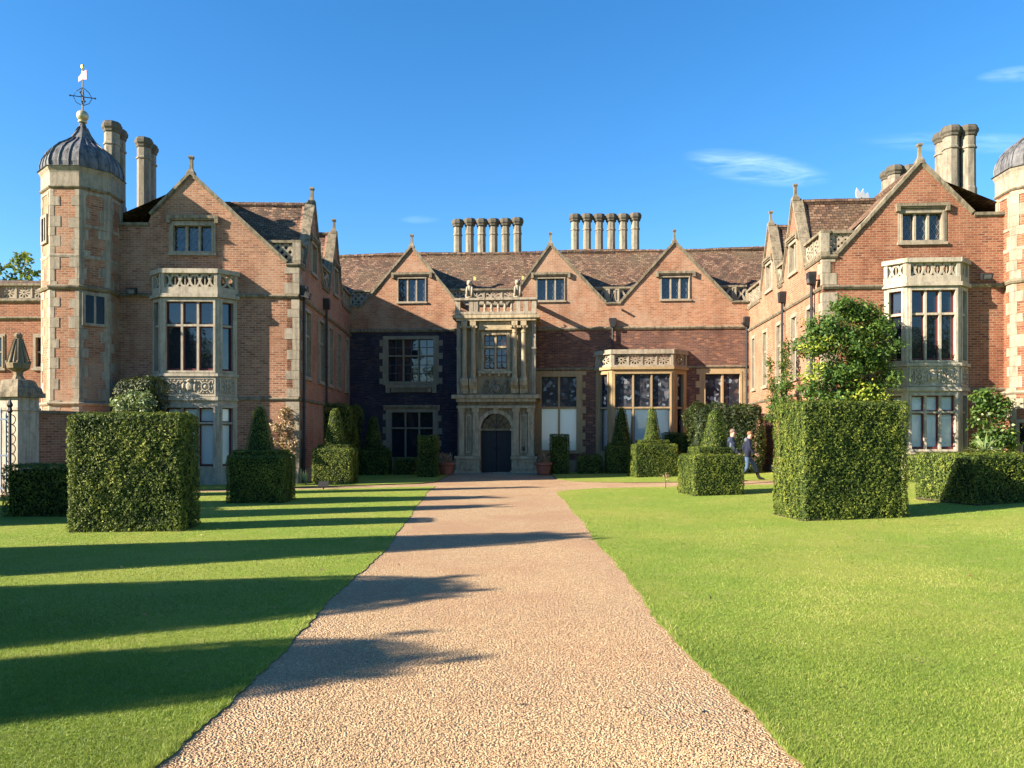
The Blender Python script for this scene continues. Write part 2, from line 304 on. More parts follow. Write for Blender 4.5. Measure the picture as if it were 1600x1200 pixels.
class MB:
    def __init__(s): s.v = []; s.f = []
    def add(s, vs, fs):
        k = len(s.v); s.v += [tuple(p) for p in vs]; s.f += [tuple(i + k for i in f) for f in fs]; return s
    def box(s, x0, x1, y0, y1, z0, z1):
        return s.add([(x0, y0, z0), (x1, y0, z0), (x1, y1, z0), (x0, y1, z0), (x0, y0, z1), (x1, y0, z1), (x1, y1, z1), (x0, y1, z1)],
                     [(0, 3, 2, 1), (4, 5, 6, 7), (0, 1, 5, 4), (1, 2, 6, 5), (2, 3, 7, 6), (3, 0, 4, 7)])
    def lathe(s, prof, n, cx=0, cy=0, rot=0.0, cap=True, zoff=0):
        k = len(s.v); vs = []; fs = []
        for r, z in prof:
            for i in range(n):
                a = rot + 2 * math.pi * i / n; vs.append((cx + r * math.cos(a), cy + r * math.sin(a), z + zoff))
        for j in range(len(prof) - 1):
            for i in range(n):
                i2 = (i + 1) % n; fs.append((j * n + i, j * n + i2, (j + 1) * n + i2, (j + 1) * n + i))
        if cap:
            fs.append(tuple(reversed(range(n)))); b = (len(prof) - 1) * n; fs.append(tuple(b + i for i in range(n)))
        return s.add(vs, fs)
    def tube(s, pts, r, n=6):
        pts = [Vector(p) for p in pts]; rr = r if isinstance(r, (list, tuple)) else [r] * len(pts); vs = []; fs = []
        for i, p in enumerate(pts):
            d = (pts[min(i + 1, len(pts) - 1)] - pts[max(i - 1, 0)]).normalized()
            a = d.orthogonal().normalized() if abs(d.z) > 0.9 else d.cross(Vector((0, 0, 1))).normalized()
            b = d.cross(a)
            for k in range(n):
                q = 2 * math.pi * k / n; vs.append(p + (a * math.cos(q) + b * math.sin(q)) * rr[i])
        for i in range(len(pts) - 1):
            for k in range(n):
                k2 = (k + 1) % n; fs.append((i * n + k, i * n + k2, (i + 1) * n + k2, (i + 1) * n + k))
        fs.append(tuple(reversed(range(n)))); b = (len(pts) - 1) * n; fs.append(tuple(b + k for k in range(n)))
        return s.add(vs, fs)
    def ball(s, c, r, seg=10, rings=6, sc=(1, 1, 1)):
        vs = []; fs = []
        for j in range(rings + 1):
            ph = math.pi * j / rings
            for i in range(seg):
                th = 2 * math.pi * i / seg
                vs.append((c[0] + r * sc[0] * math.sin(ph) * math.cos(th), c[1] + r * sc[1] * math.sin(ph) * math.sin(th), c[2] + r * sc[2] * math.cos(ph)))
        for j in range(rings):
            for i in range(seg):
                i2 = (i + 1) % seg; fs.append((j * seg + i, (j + 1) * seg + i, (j + 1) * seg + i2, j * seg + i2))
        return s.add(vs, fs)
    def build(s, name, mat, parent=None, smooth=False, jit=0.0):
        me = bpy.data.meshes.new(name)
        vs = s.v
        if jit: vs = [(x + random.uniform(-jit, jit), y + random.uniform(-jit, jit), z + random.uniform(-jit, jit)) for x, y, z in vs]
        me.from_pydata(vs, [], s.f); me.update()
        uvl = me.uv_layers.new(name='UVMap'); dat = np.zeros(len(me.loops) * 2, 'f'); co = me.vertices
        for p in me.polygons:
            nx, ny, nz = p.normal; h = math.hypot(nx, ny)
            if h < 0.3:
                for li in p.loop_indices:
                    c = co[me.loops[li].vertex_index].co; dat[2 * li] = c.x; dat[2 * li + 1] = c.y
            else:
                tx, ty = -ny / h, nx / h
                for li in p.loop_indices:
                    c = co[me.loops[li].vertex_index].co; dat[2 * li] = c.x * tx + c.y * ty; dat[2 * li + 1] = c.z / h
        uvl.data.foreach_set('uv', dat)
        if smooth: me.polygons.foreach_set('use_smooth', [True] * len(me.polygons))
        me.materials.append(M[mat] if isinstance(mat, str) else mat)
        return link_obj(name, me, parent)

class Elev:
    """one elevation: a runs along the wall (to the right seen from outside), d into the wall, z up; root gives the local frame"""
    def __init__(s, root, o=(0, 0), A=(1, 0), D=(0, 1)):
        s.root = root; s.o = o; s.A = A; s.D = D
        s.mw = Matrix.Translation(root.location) @ Matrix.Rotation(root.rotation_euler[2], 4, 'Z')
    def P(s, a, d, z): return (s.o[0] + a * s.A[0] + d * s.D[0], s.o[1] + a * s.A[1] + d * s.D[1], z)
    def sub(s, a0, d0, a1, d1):
        p0 = s.P(a0, d0, 0); p1 = s.P(a1, d1, 0); L = math.hypot(p1[0] - p0[0], p1[1] - p0[1])
        A = ((p1[0] - p0[0]) / L, (p1[1] - p0[1]) / L); e = Elev(s.root, (p0[0], p0[1]), A, (-A[1], A[0])); e.L = L; return e
    def px(s, x, y, d=0.0):
        """the (a, z) on this elevation of a point of the photograph"""
        w = s.mw @ Vector(s.P(0, d, 0)); n = (s.mw.to_3x3() @ Vector((s.D[0], s.D[1], 0)))
        r = Vector(((x - HX) / FPX, 1.0, (HY - y) / FPX)); c = Vector((0, 0, EYE))
        t = (w - c).dot(n) / r.dot(n); q = c + r * t
        l = s.mw.inverted() @ q
        return ((l.x - s.o[0]) * s.A[0] + (l.y - s.o[1]) * s.A[1], l.z)
    def pa(s, x, d=0.0): return s.px(x, 600, d)[0]
    def pz(s, x, y, d=0.0): return s.px(x, y, d)[1]
    def box(s, mb, a0, a1, z0, z1, d0, d1):
        v = [s.P(a0, d0, z0), s.P(a1, d0, z0), s.P(a1, d1, z0), s.P(a0, d1, z0), s.P(a0, d0, z1), s.P(a1, d0, z1), s.P(a1, d1, z1), s.P(a0, d1, z1)]
        return mb.add(v, [(0, 3, 2, 1), (4, 5, 6, 7), (0, 1, 5, 4), (1, 2, 6, 5), (2, 3, 7, 6), (3, 0, 4, 7)])
    def panel(s, mb, outer, holes, d0, d1):
        def area(p): return sum(p[i][0] * p[(i + 1) % len(p)][1] - p[(i + 1) % len(p)][0] * p[i][1] for i in range(len(p)))
        outer = list(outer) if area(outer) > 0 else list(reversed(outer))
        holes = [list(h) if area(h) < 0 else list(reversed(h)) for h in holes]
        loops = [outer] + holes; flat = [p for l in loops for p in l]; n = len(flat)
        tris = tessellate_polygon([[Vector((p[0], p[1], 0)) for p in l] for l in loops])
        vs = [s.P(a, d0, z) for a, z in flat] + [s.P(a, d1, z) for a, z in flat]; fs = []
        for t in tris:
            ar = area([flat[i] for i in t])
            if abs(ar) < 1e-9: continue
            t = t if ar > 0 else tuple(reversed(t)); fs.append(tuple(t)); fs.append(tuple(i + n for i in reversed(t)))
        k = 0
        for l in loops:
            m = len(l)
            for i in range(m):
                i2 = (i + 1) % m; fs.append((k + i2, k + i, k + i + n, k + i2 + n))
            k += m
        return mb.add(vs, fs)
    def stroke(s, mb, pts, w, d0, d1, closed=False):
        """a flat bar of width w along a polyline of (a, z)"""
        n = len(pts); L = []; Rr = []
        for i in range(n):
            p0 = pts[(i - 1) % n] if (closed or i > 0) else pts[i]; p1 = pts[(i + 1) % n] if (closed or i < n - 1) else pts[i]
            dx, dz = p1[0] - p0[0], p1[1] - p0[1]; l = math.hypot(dx, dz) or 1; nx, nz = -dz / l * w / 2, dx / l * w / 2
            L.append((pts[i][0] + nx, pts[i][1] + nz)); Rr.append((pts[i][0] - nx, pts[i][1] - nz))
        m = n if closed else n - 1
        for i in range(m):
            j = (i + 1) % n; q = [Rr[i], Rr[j], L[j], L[i]]
            vs = [s.P(a, d0, z) for a, z in q] + [s.P(a, d1, z) for a, z in q]
            mb.add(vs, [(0, 1, 2, 3), (4, 7, 6, 5), (0, 4, 5, 1), (2, 6, 7, 3), (1, 5, 6, 2), (3, 7, 4, 0)])
        return mb

def rect(a0, a1, z0, z1): return [(a0, z0), (a1, z0), (a1, z1), (a0, z1)]

def leaf_cloud(name, mat, parent, pts, nrm, ln, wd, out=0.55, shade=None, fold=0.25, rnd=0.7):
    """one mesh of many diamond leaves; shade 0..1 per leaf is the leaf's own colour"""
    n = len(pts); pts = np.asarray(pts, float); nrm = np.asarray(nrm, float)
    r = rng.normal(size=(n, 3)); t = r - (r * nrm).sum(1)[:, None] * nrm; t /= np.linalg.norm(t, axis=1)[:, None] + 1e-9
    d = t + nrm * (out * rng.uniform(0.0, 2.0, n))[:, None]; d /= np.linalg.norm(d, axis=1)[:, None]
    r2 = rng.normal(size=(n, 3)); sd = np.cross(d, r2 * rnd + nrm); sd /= np.linalg.norm(sd, axis=1)[:, None] + 1e-9
    up = np.cross(sd, d); L = (ln * rng.uniform(0.6, 1.3, n))[:, None]; Wd = (wd * rng.uniform(0.7, 1.3, n))[:, None]
    v = np.empty((n, 4, 3)); v[:, 0] = pts - d * L * 0.3; v[:, 2] = pts + d * L * 0.7
    mid = pts + d * L * 0.15 + up * Wd * fold; v[:, 1] = mid + sd * Wd * 0.5; v[:, 3] = mid - sd * Wd * 0.5
    if shade is None: shade = rng.beta(2, 2.2, n)
    return raw_mesh(name, mat, parent, v.reshape(-1, 3), 4, np.repeat(np.clip(shade, 0, 1), 4))
def raw_mesh(name, mat, parent, v, k, shade, faces=None):
    me = bpy.data.meshes.new(name); nv = len(v); me.vertices.add(nv); me.vertices.foreach_set('co', np.ascontiguousarray(v, 'f').ravel())
    idx = np.arange(nv, dtype='i') if faces is None else np.ascontiguousarray(faces, 'i').ravel()
    nf = len(idx) // k; me.loops.add(len(idx)); me.loops.foreach_set('vertex_index', idx)
    me.polygons.add(nf); me.polygons.foreach_set('loop_start', np.arange(nf, dtype='i') * k); me.polygons.foreach_set('loop_total', np.full(nf, k, 'i'))
    at = me.attributes.new('shade', 'FLOAT', 'POINT'); at.data.foreach_set('value', np.ascontiguousarray(shade, 'f'))
    me.materials.append(M[mat]); me.update(calc_edges=True); return link_obj(name, me, parent)

# ------------------------------------------------------------------ ground
def gz(x, y=0.0): return 0.0025 * min(max(0.0, x - 1.5), 15.0) ** 2
def gp(x, y):
    kx, ky = (x - HX) / FPX, (y - HY) / FPX; Y = EYE / ky
    for _ in range(12): Y = (EYE - gz(kx * Y)) / ky
    return (kx * Y, Y)
def patch(name, f, ns, nt, zo, mat, skirt=0.0):
    mb = MB(); vs = []; fs = []
    for i in range(ns + 1):
        for j in range(nt + 1):
            x, y = f(i / ns, j / nt); vs.append((x, y, gz(x, y) + zo))
    w = nt + 1
    for i in range(ns):
        for j in range(nt): fs.append((i * w + j, (i + 1) * w + j, (i + 1) * w + j + 1, i * w + j + 1))
    a, b, c = Vector(vs[fs[0][0]]), Vector(vs[fs[0][1]]), Vector(vs[fs[0][2]])
    if (b - a).cross(c - a).z < 0: fs = [tuple(reversed(q)) for q in fs]
    mb.add(vs, fs)
    o = mb.build(name, mat)
    if skirt:
        ring = [i * w for i in range(ns + 1)] + [ns * w + j for j in range(1, nt + 1)] + [i * w + nt for i in range(ns - 1, -1, -1)] + [j for j in range(nt - 1, 0, -1)]
        sk = MB(); k = len(ring); sv = [vs[i] for i in ring] + [(vs[i][0], vs[i][1], vs[i][2] - skirt) for i in ring]
        sk.add(sv, [(i, (i + 1) % k, (i + 1) % k + k, i + k) for i in range(k)]); sk.build('turf_edge', 'turf_edge', o)
    o['kind'] = 'structure'; return o
gxs = [-1500, -400, -120, -50, -20, -8, 0] + list(np.arange(1.5, 17.6, 1.0)) + [30, 60, 150, 400, 1500]
gys = [-600, -150, -40, -10, 10, 30, 60, 150, 500, 2500]
patch('ground', lambda s, t: (gxs[round(s * (len(gxs) - 1))], gys[round(t * (len(gys) - 1))]), len(gxs) - 1, len(gys) - 1, -0.03, 'lawn')
pxs = [-16] + list(np.arange(-15, 19, 1.0))
gravel = patch('gravel_path', lambda s, t: (pxs[round(s * (len(pxs) - 1))], -9 + t * 46.0), len(pxs) - 1, 46, 0.0, 'gravel')
PL = sorted([(gp(x, y)[1], gp(x, y)[0]) for x, y in [(250, 1200), (380, 1080), (480, 975), (560, 900), (612, 848), (645, 800), (668, 770), (681, 759)]])
PR = sorted([(gp(x, y)[1], gp(x, y)[0]) for x, y in [(1250, 1200), (1165, 1110), (1095, 1050), (1040, 985), (1000, 930), (962, 885), (928, 842), (905, 810), (882, 784), (866, 765)]])
def edge(tab, y, ph):
    ys = [q[0] for q in tab]; xs = [q[1] for q in tab]
    x = np.interp(y, ys, xs); return x + 0.022 * np.sin(y * 1.3 + ph) + 0.010 * np.sin(y * 4.7 + 2 * ph + np.sin(y * 2.1)) + 0.008 * np.sin(y * 13 + ph + 2 * np.sin(y * 3.7)) + 0.007 * np.sin(y * 41 + 3 * np.sin(y * 7.3 + ph))
def topL(x): return float(np.interp(x, [-16, -9.5, -5.5, -2.4], [20.0, 22.6, 24.4, 25.6]))
def topR(x): return float(np.interp(x, [1.2, 1.7, 2.6, 5, 8, 18], [22.6, 23.6, 24.5, 24.9, 24.7, 22.2]))
def warp(v0, v1, t, p=1.0): return v0 + (v1 - v0) * t ** p
def fL(s, t):
    y0 = -9 + t * (25.4 + 9); x = -16 + (edge(PL, y0, 0.3) + 16) * (1 - (1 - s) ** 2)
    y = -9 + t * (topL(x) + 9); xe = edge(PL, y, 0.3); return (-16 + (xe + 16) * (1 - (1 - s) ** 2), y)
def fR(s, t):
    y0 = -9 + t * (24.3 + 9); x = edge(PR, y0, 1.7); x = x + (18 - x) * s ** 1.6
    y = -9 + t * (topR(x) + 9); xe = edge(PR, y, 1.7); return (xe + (18 - xe) * s ** 1.6, y)
patch('left_lawn', fL, 14, 900, 0.008, 'lawn', 0.012)
patch('right_lawn', fR, 20, 900, 0.012, 'lawn', 0.02)
def fSL(s, t):
    x = -12.5 + s * (-2.75 + 12.5); y0 = float(np.interp(x, [-12.5, -9.6, -5.6, -3.2, -2.75], [22.6, 23.4, 25.6, 27.0, 27.9])); return (x, y0 + t * (36.4 - y0))
def fSR(s, t):
    x = 1.75 + s * (16.5 - 1.75); y0 = float(np.interp(x, [1.75, 2.2, 4, 8, 12, 16.5], [29.6, 28.2, 27.2, 26.7, 23.9, 23.3])); return (x, y0 + t * (36.2 - y0))
patch('left_grass_verge', fSL, 40, 12, 0.035, 'lawn', 0.05)
patch('right_grass_verge', fSR, 40, 12, 0.035, 'lawn', 0.05)

# ------------------------------------------------------------------ building helpers
def lights(E, w, a0, a1, z0, z1, cols, trans=(), mull=0.07, sash=None, pane='glass', low=None, bars=None, mat='stone', d=0.0, barw=0.016):
    """mullions, transoms, panes and glazing of one opening; every one an object of its own under the window w"""
    cw = (a1 - a0) / cols; zs = [z0] + sorted(trans) + [z1]
    for k in range(1, cols):
        m = MB(); a = a0 + k * cw
        E.panel(m, rect(a - mull / 2, a + mull / 2, z0, z1), [], d + 0.03, d + 0.2); m.build('mullion', mat, w)
    for zt in sorted(trans):
        for k in range(cols):
            m = MB(); E.box(m, a0 + k * cw + (mull / 2 if k else 0), a0 + (k + 1) * cw - (mull / 2 if k < cols - 1 else 0), zt - mull / 2, zt + mull / 2, d + 0.034, d + 0.195); m.build('transom', mat, w)
    for k in range(cols):
        for j in range(len(zs) - 1):
            x0 = a0 + k * cw + (mull / 2 if k else 0); x1 = a0 + (k + 1) * cw - (mull / 2 if k < cols - 1 else 0)
            y0 = zs[j] + (mull / 2 if j else 0); y1 = zs[j + 1] - (mull / 2 if j < len(zs) - 2 else 0)
            pm = low if (low and j == 0) else pane
            i0, i1, k0, k1 = x0, x1, y0, y1
            if sash:
                q = 0.035; m = MB(); E.panel(m, rect(x0, x1, y0, y1), [rect(x0 + q, x1 - q, y0 + (q * 2.2 if j == 0 else q), y1 - q)], d + 0.12, d + 0.17); m.build('sash_frame', sash, w)
                i0, i1, k0, k1 = x0 + q, x1 - q, y0 + q, y1 - q
            m = MB()
            tl = random.uniform(-0.004, 0.004)
            m.add([E.P(x0, d + 0.15 + tl, y0), E.P(x1, d + 0.15 - tl, y0), E.P(x1, d + 0.15 - tl, y1), E.P(x0, d + 0.15 + tl, y1)], [(0, 1, 2, 3)])
            m.add([E.P(x0, d + 0.16 + tl, y0), E.P(x1, d + 0.16 - tl, y0), E.P(x1, d + 0.16 - tl, y1), E.P(x0, d + 0.16 + tl, y1)], [(3, 2, 1, 0)])
            if pm == 'blind':
                m.build('pane', 'glass_clear', w); b = MB(); E.box(b, x0, x1, y0, y1, d + 0.2, d + 0.21); b.build('blind', 'blind', w)
            else: m.build('pane', pm, w)
            if bars == 'diamond' or (bars == 'lead'):
                b = MB(); sx_, sz_ = ((i1 - i0) / 2.0, (i1 - i0) / 1.25) if bars == 'diamond' else (0.16, 0.16)
                if bars == 'diamond':
                    nn = int((k1 - k0 + (i1 - i0) * 2) / sz_) + 3; sl_ = sz_ / sx_
                    for q in range(-nn, nn):
                        for sg in (1, -1):
                            pts = []
                            c0 = k0 + q * sz_
                            xa, xb = i0, i1
                            za, zb = (c0, c0 + sl_ * (xb - xa)) if sg > 0 else (c0 + sl_ * (xb - xa), c0)
                            p, r_ = (xa, za), (xb, zb)
                            def clipz(p, r_, lim, up):
                                if (p[1] > lim) == up and (r_[1] > lim) == up: return None
                                if (p[1] > lim) == up: f = (lim - p[1]) / (r_[1] - p[1]); p = (p[0] + f * (r_[0] - p[0]), lim)
                                elif (r_[1] > lim) == up: f = (lim - p[1]) / (r_[1] - p[1]); r_ = (p[0] + f * (r_[0] - p[0]), lim)
                                return p, r_
                            c = clipz(p, r_, k1, True)
                            if c: c = clipz(c[0], c[1], k0, False)
                            if c and math.hypot(c[0][0] - c[1][0], c[0][1] - c[1][1]) > 0.02: E.stroke(b, [c[0], c[1]], barw, d + 0.138, d + 0.148)
                else:
                    for q in range(1, int((i1 - i0) / sx_) + 1): E.box(b, i0 + q * sx_ - barw / 2, i0 + q * sx_ + barw / 2, k0, k1, d + 0.138, d + 0.148)
                    for q in range(1, int((k1 - k0) / sz_) + 1): E.box(b, i0, i1, k0 + q * sz_ - barw / 2, k0 + q * sz_ + barw / 2, d + 0.1375, d + 0.1475)
                if b.v: tag(b.build('lead_cames', 'came' if bars == 'diamond' else 'lead_line', w))
            elif bars:
                nc, nr = bars[0], bars[1] if j == 0 else bars[2]; b = MB()
                for q in range(1, nc): aa = i0 + (i1 - i0) * q / nc; E.box(b, aa - barw / 2, aa + barw / 2, k0, k1, d + 0.125, d + 0.148)
                for q in range(1, nr): zz = k0 + (k1 - k0) * q / nr; E.box(b, i0, i1, zz - barw / 2, zz + barw / 2, d + 0.127, d + 0.147)
                if b.v: b.build('glazing_bars', sash or 'lead_line', w)

def window(E, par, a0, a1, z0, z1, cols, trans=(), sur=0.12, sill=0.1, head=0.14, mat='stone', hood=None, label=None, d=0.0, **kw):
    m = MB(); E.panel(m, rect(a0, a1, z0, z1), [rect(a0 + sur, a1 - sur, z0 + sill, z1 - head)], d - 0.025, d + 0.22)
    E.panel(m, [(a0 + sur * 0.5, z0 + sill * 0.4), (a1 - sur * 0.5, z0 + sill * 0.4), (a1 - sur * 0.5, z1 - head * 0.5), (a0 + sur * 0.5, z1 - head * 0.5)],
            [rect(a0 + sur, a1 - sur, z0 + sill, z1 - head)], d - 0.045, d - 0.02)
    E.box(m, a0 - 0.03, a1 + 0.03, z0 - 0.05, z0 + sill * 0.35, d - 0.08, d + 0.1)
    w = m.build('window', mat, par)
    if label: w['label'] = label
    lights(E, w, a0 + sur, a1 - sur, z0 + sill, z1 - head, cols, trans, mat=mat, d=d, **kw)
    if hood:
        h0, h1, hz = hood; m = MB()
        E.panel(m, rect(h0, h1, hz, hz + 0.10), [], d - 0.13, d + 0.05); E.panel(m, rect(h0 + 0.02, h1 - 0.02, hz - 0.05, hz), [], d - 0.09, d + 0.05)
        for x in (h0, h1 - 0.12): E.panel(m, rect(x, x + 0.12, hz - 0.16, hz - 0.0), [], d - 0.125, d + 0.05)
        m.build('hood_mould', 'coping', w)
    return w

def tracery(E, mb, a0, a1, z0, z1, d0, d1, kind):
    W_, H_ = a1 - a0, z1 - z0
    if kind == 'guilloche':
        n = max(1, round(W_ / (H_ * 0.72))); c = W_ / n
        for ph in (0, math.pi):
            for dd, k in ((0, 0), (0.003, 1)):
                if (ph == 0) == (k == 0):
                    pts = [(a0 + W_ * i / (n * 12), z0 + H_ / 2 + (H_ * 0.40) * math.tanh(1.6 * math.cos(math.pi * i / 12 + ph)) / math.tanh(1.6)) for i in range(n * 12 + 1)]
                    E.stroke(mb, pts, H_ * 0.15, d0 + dd, d1 - dd)
        for i in range(n + 1):
            a = a0 + c * i; a = min(max(a, a0 + 0.02), a1 - 0.02)
            E.box(mb, a - 0.014, a + 0.014, z0, z1, d0 + 0.02, d1 - 0.02)
        E.box(mb, a0, a1, z0, z0 + H_ * 0.07, d0 - 0.004, d1); E.box(mb, a0, a1, z1 - H_ * 0.07, z1, d0 - 0.004, d1)
    elif kind == 'lattice':
        n = max(2, round(W_ / (H_ * 0.42))); c = W_ / n
        m_ = max(2, round(H_ / c)); cz = H_ / m_; sl = cz / c
        for q in range(-m_, n):
            x0_ = a0 + q * c; p = (max(x0_, a0), z0 + max(0, (a0 - x0_)) * sl); x1_ = x0_ + H_ / sl; r_ = (min(x1_, a1), z1 - max(0, x1_ - a1) * sl)
            if r_[0] - p[0] > 0.02:
                E.stroke(mb, [p, r_], c * 0.34, d0, d1)
                E.stroke(mb, [(p[0], z0 + z1 - p[1]), (r_[0], z0 + z1 - r_[1])], c * 0.34, d0 + 0.004, d1 - 0.004)
    elif kind == 'wheel':
        n = max(1, round(W_ / (H_ * 1.45))); c = W_ / n
        for k in range(n):
            ca, cz = a0 + (k + 0.5) * c, (z0 + z1) / 2; holes = []; rx, rz = c * 0.40, H_ * 0.44
            for q in range(10):
                th = 2 * math.pi * (q + 0.5) / 10; w_ = 0.20
                pts = [(0.38, th - 0.06), (0.92, th - w_), (1.0, th), (0.92, th + w_), (0.38, th + 0.06)]
                holes.append([(ca + rx * r_ * math.cos(t_), cz + rz * r_ * math.sin(t_)) for r_, t_ in pts])
            holes.append([(ca + rx * 0.2 * math.cos(t_), cz + rz * 0.2 * math.sin(t_)) for t_ in np.linspace(0, 2 * math.pi, 9)[:-1]])
            E.panel(mb, rect(a0 + k * c + (0.003 if k else 0), a0 + (k + 1) * c, z0, z1), holes, d0 + 0.03, d1)
            if k: E.box(mb, a0 + k * c - 0.03, a0 + k * c + 0.03, z0, z1, d0, d1 + 0.02)
    elif kind == 'cross':
        E.panel(mb, rect(a0, a1, z0, z1), [[(a0 + W_ * x, z0 + H_ * z) for x, z in q] for q in
                (((.25, .93), (.75, .93), (.58, .62), (.5, .56), (.42, .62)), ((.25, .07), (.42, .38), (.5, .44), (.58, .38), (.75, .07)),
                 ((.08, .2), (.36, .5), (.08, .8)), ((.92, .2), (.92, .8), (.64, .5)))], d0, d1)

def balustrade(E, par, a0, a1, z0, z1, kind, d0=0.0, d1=0.24, posts=(True, True), mat='stone', mid=()):
    m = MB(); E.box(m, a0, a1, z0, z0 + 0.1, d0 - 0.05, d1); E.box(m, a0, a1, z1 - 0.09, z1, d0 - 0.06, d1 + 0.02)
    o = m.build('balustrade', 'coping' if mat != 'stone_gold' else mat, par)
    xs = [a0] + list(mid) + [a1]; pw = 0.2
    for i, x in enumerate(xs):
        if (i == 0 and not posts[0]) or (i == len(xs) - 1 and not posts[1]): continue
        p = MB(); c = min(max(x, a0 + pw / 2), a1 - pw / 2)
        E.box(p, c - pw / 2, c + pw / 2, z0 + 0.1, z1 - 0.09, d0 - 0.03, d1 - 0.02)
        E.panel(p, rect(c - pw / 2 + 0.002, c + pw / 2 - 0.002, z0 + 0.104, z1 - 0.094), [rect(c - pw * 0.25, c + pw * 0.25, z0 + 0.17, z1 - 0.16)], d0 - 0.055, d0 - 0.03); p.build('post', mat, o)
    for i in range(len(xs) - 1):
        t = MB(); q0, q1 = xs[i] + (pw if i == 0 and posts[0] else (pw / 2 if i else 0)), xs[i + 1] - (pw if i == len(xs) - 2 and posts[1] else (pw / 2 if i < len(xs) - 2 else 0))
        tracery(E, t, q0, q1, z0 + 0.1, z1 - 0.09, d0 + 0.02, d0 + 0.12, kind); t.build('tracery_panel', mat, o)
    return o

def gable_coping(E, par, pts, mat='coping', d0=-0.07, d1=0.30, th=0.085, name='gable_coping'):
    """raised coping stones along a gable's slopes, with the moulded kneeler line under them"""
    for i in range(len(pts) - 1):
        p, q = Vector(pts[i]), Vector(pts[i + 1]); L = (q - p).length; n = max(1, round(L / 0.62)); u = (q - p) / L; nn = Vector((-u.y, u.x))
        if nn.y < 0: nn = -nn
        o = MB()
        for k in range(n):
            j = random.uniform(-0.006, 0.006)
            e = p + u * (L * k / n + 0.004); f = p + u * (L * (k + 1) / n - 0.004)
            E.panel(o, [tuple(e + nn * (-0.01)), tuple(f + nn * (-0.01)), tuple(f + nn * (th + j)), tuple(e + nn * (th + j))], [], d0 + j, d1)
        for k in range(1):
            E.panel(o, [tuple(p - nn * 0.05), tuple(q - nn * 0.05), tuple(q - nn * 0.011), tuple(p - nn * 0.011)], [], -0.035, 0.03)
        o.build(name, mat, par)
def finial(E, par, a, z, h=0.55, d=0.06):
    m = MB(); c = E.P(a, d, 0)
    m.lathe([(0.19, z - 0.14), (0.17, z - 0.02), (0.10, z + 0.06), (0.075, z + 0.12), (0.065, z + h - 0.15), (0.085, z + h - 0.11), (0.115, z + h - 0.08), (0.115, z + h - 0.03), (0.06, z + h)], 4, c[0], c[1], R(45))
    m.build('gable_finial', 'coping', par)
def string_course(E, par, a0, a1, z, h=0.14, proj=0.09, mat='coping', name='string_course'):
    m = MB(); prof = [(0.02, 0), (-proj * 0.5, 0.0), (-proj, h * 0.45), (-proj, h * 0.7), (-0.01, h), (0.02, h)]
    n = max(1, round((a1 - a0) / 0.9))
    for k in range(n):
        x0, x1 = a0 + (a1 - a0) * k / n, a0 + (a1 - a0) * (k + 1) / n - 0.004; dz = random.uniform(-0.006, 0.006)
        vs = [E.P(x0, d, z + y + dz) for d, y in prof] + [E.P(x1, d, z + y + dz) for d, y in prof]; q = len(prof)
        m.add(vs, [(i, i + q, (i + 1) % q + q, (i + 1) % q) for i in range(q)] + [tuple(range(q)), tuple(reversed(range(q, 2 * q)))])
    return m.build(name, mat, par)
def chimney_shaft(par, x, y, z0, z1, r, mat='chimney', rot=22.5, ck=1.0):
    H = z1 - z0; m = MB()
    m.lathe([(r * 1.35, z0), (r * 1.35, z0 + 0.28), (r * 1.12, z0 + 0.42), (r * 1.12, z0 + 0.62), (r, z0 + 0.70), (r * 0.97, z1 - 0.85), (r * 1.12, z1 - 0.84), (r * 1.12, z1 - 0.78), (r * 0.98, z1 - 0.74), (r * 0.98, z1 - 0.40)], 8, x, y, R(rot))
    s = m.build('chimney_shaft', mat, par)
    m = MB(); m.lathe([(r * 0.98, z1 - 0.40), (r * 1.15 * ck, z1 - 0.36), (r * 1.17 * ck, z1 - 0.29), (r * 1.36 * ck, z1 - 0.22), (r * 1.38 * ck, z1 - 0.10), (r * 1.22 * ck, z1 - 0.05), (r * 1.2 * ck, z1), (r * 0.9, z1), (r * 0.9, z1 - 0.12)], 8, x, y, R(rot))
    m.build('chimney_cap', 'chimney_cap', par)
def roof_quad(mb, p00, p10, p11, p01, nu=10, nv=4, amp=0.025):
    vs = []; P = [Vector(p) for p in (p00, p10, p11, p01)]
    for j in range(nv + 1):
        for i in range(nu + 1):
            s, t = i / nu, j / nv; p = (P[0] * (1 - s) + P[1] * s) * (1 - t) + (P[3] * (1 - s) + P[2] * s) * t
            p.z += amp * (math.sin(p.x * 1.7 + p.y * 2.3) + math.sin(p.x * 0.6 + 1 + p.y)) * 0.5; vs.append(p)
    return mb.add(vs, [(j * (nu + 1) + i, j * (nu + 1) + i + 1, (j + 1) * (nu + 1) + i + 1, (j + 1) * (nu + 1) + i) for j in range(nv) for i in range(nu)])
def downpipe(E, par, a, z_top, z_bot, d=-0.12):
    m = MB(); c = E.P(a, d, 0); m.lathe([(0.05, z_bot), (0.05, z_top)], 8, c[0], c[1])
    z = z_top - 1.2
    while z > z_bot: m.lathe([(0.065, z), (0.065, z + 0.07)], 8, c[0], c[1]); z -= 1.5
    o = m.build('downpipe', 'iron', par)
    h = MB(); E.panel(h, [(a - 0.09, z_top - 0.35), (a + 0.09, z_top - 0.35), (a + 0.17, z_top - 0.02), (a + 0.17, z_top + 0.06), (a - 0.17, z_top + 0.06), (a - 0.17, z_top - 0.02)], [], d - 0.13, d + 0.12)
    h.build('hopper_head', 'iron', o); return o
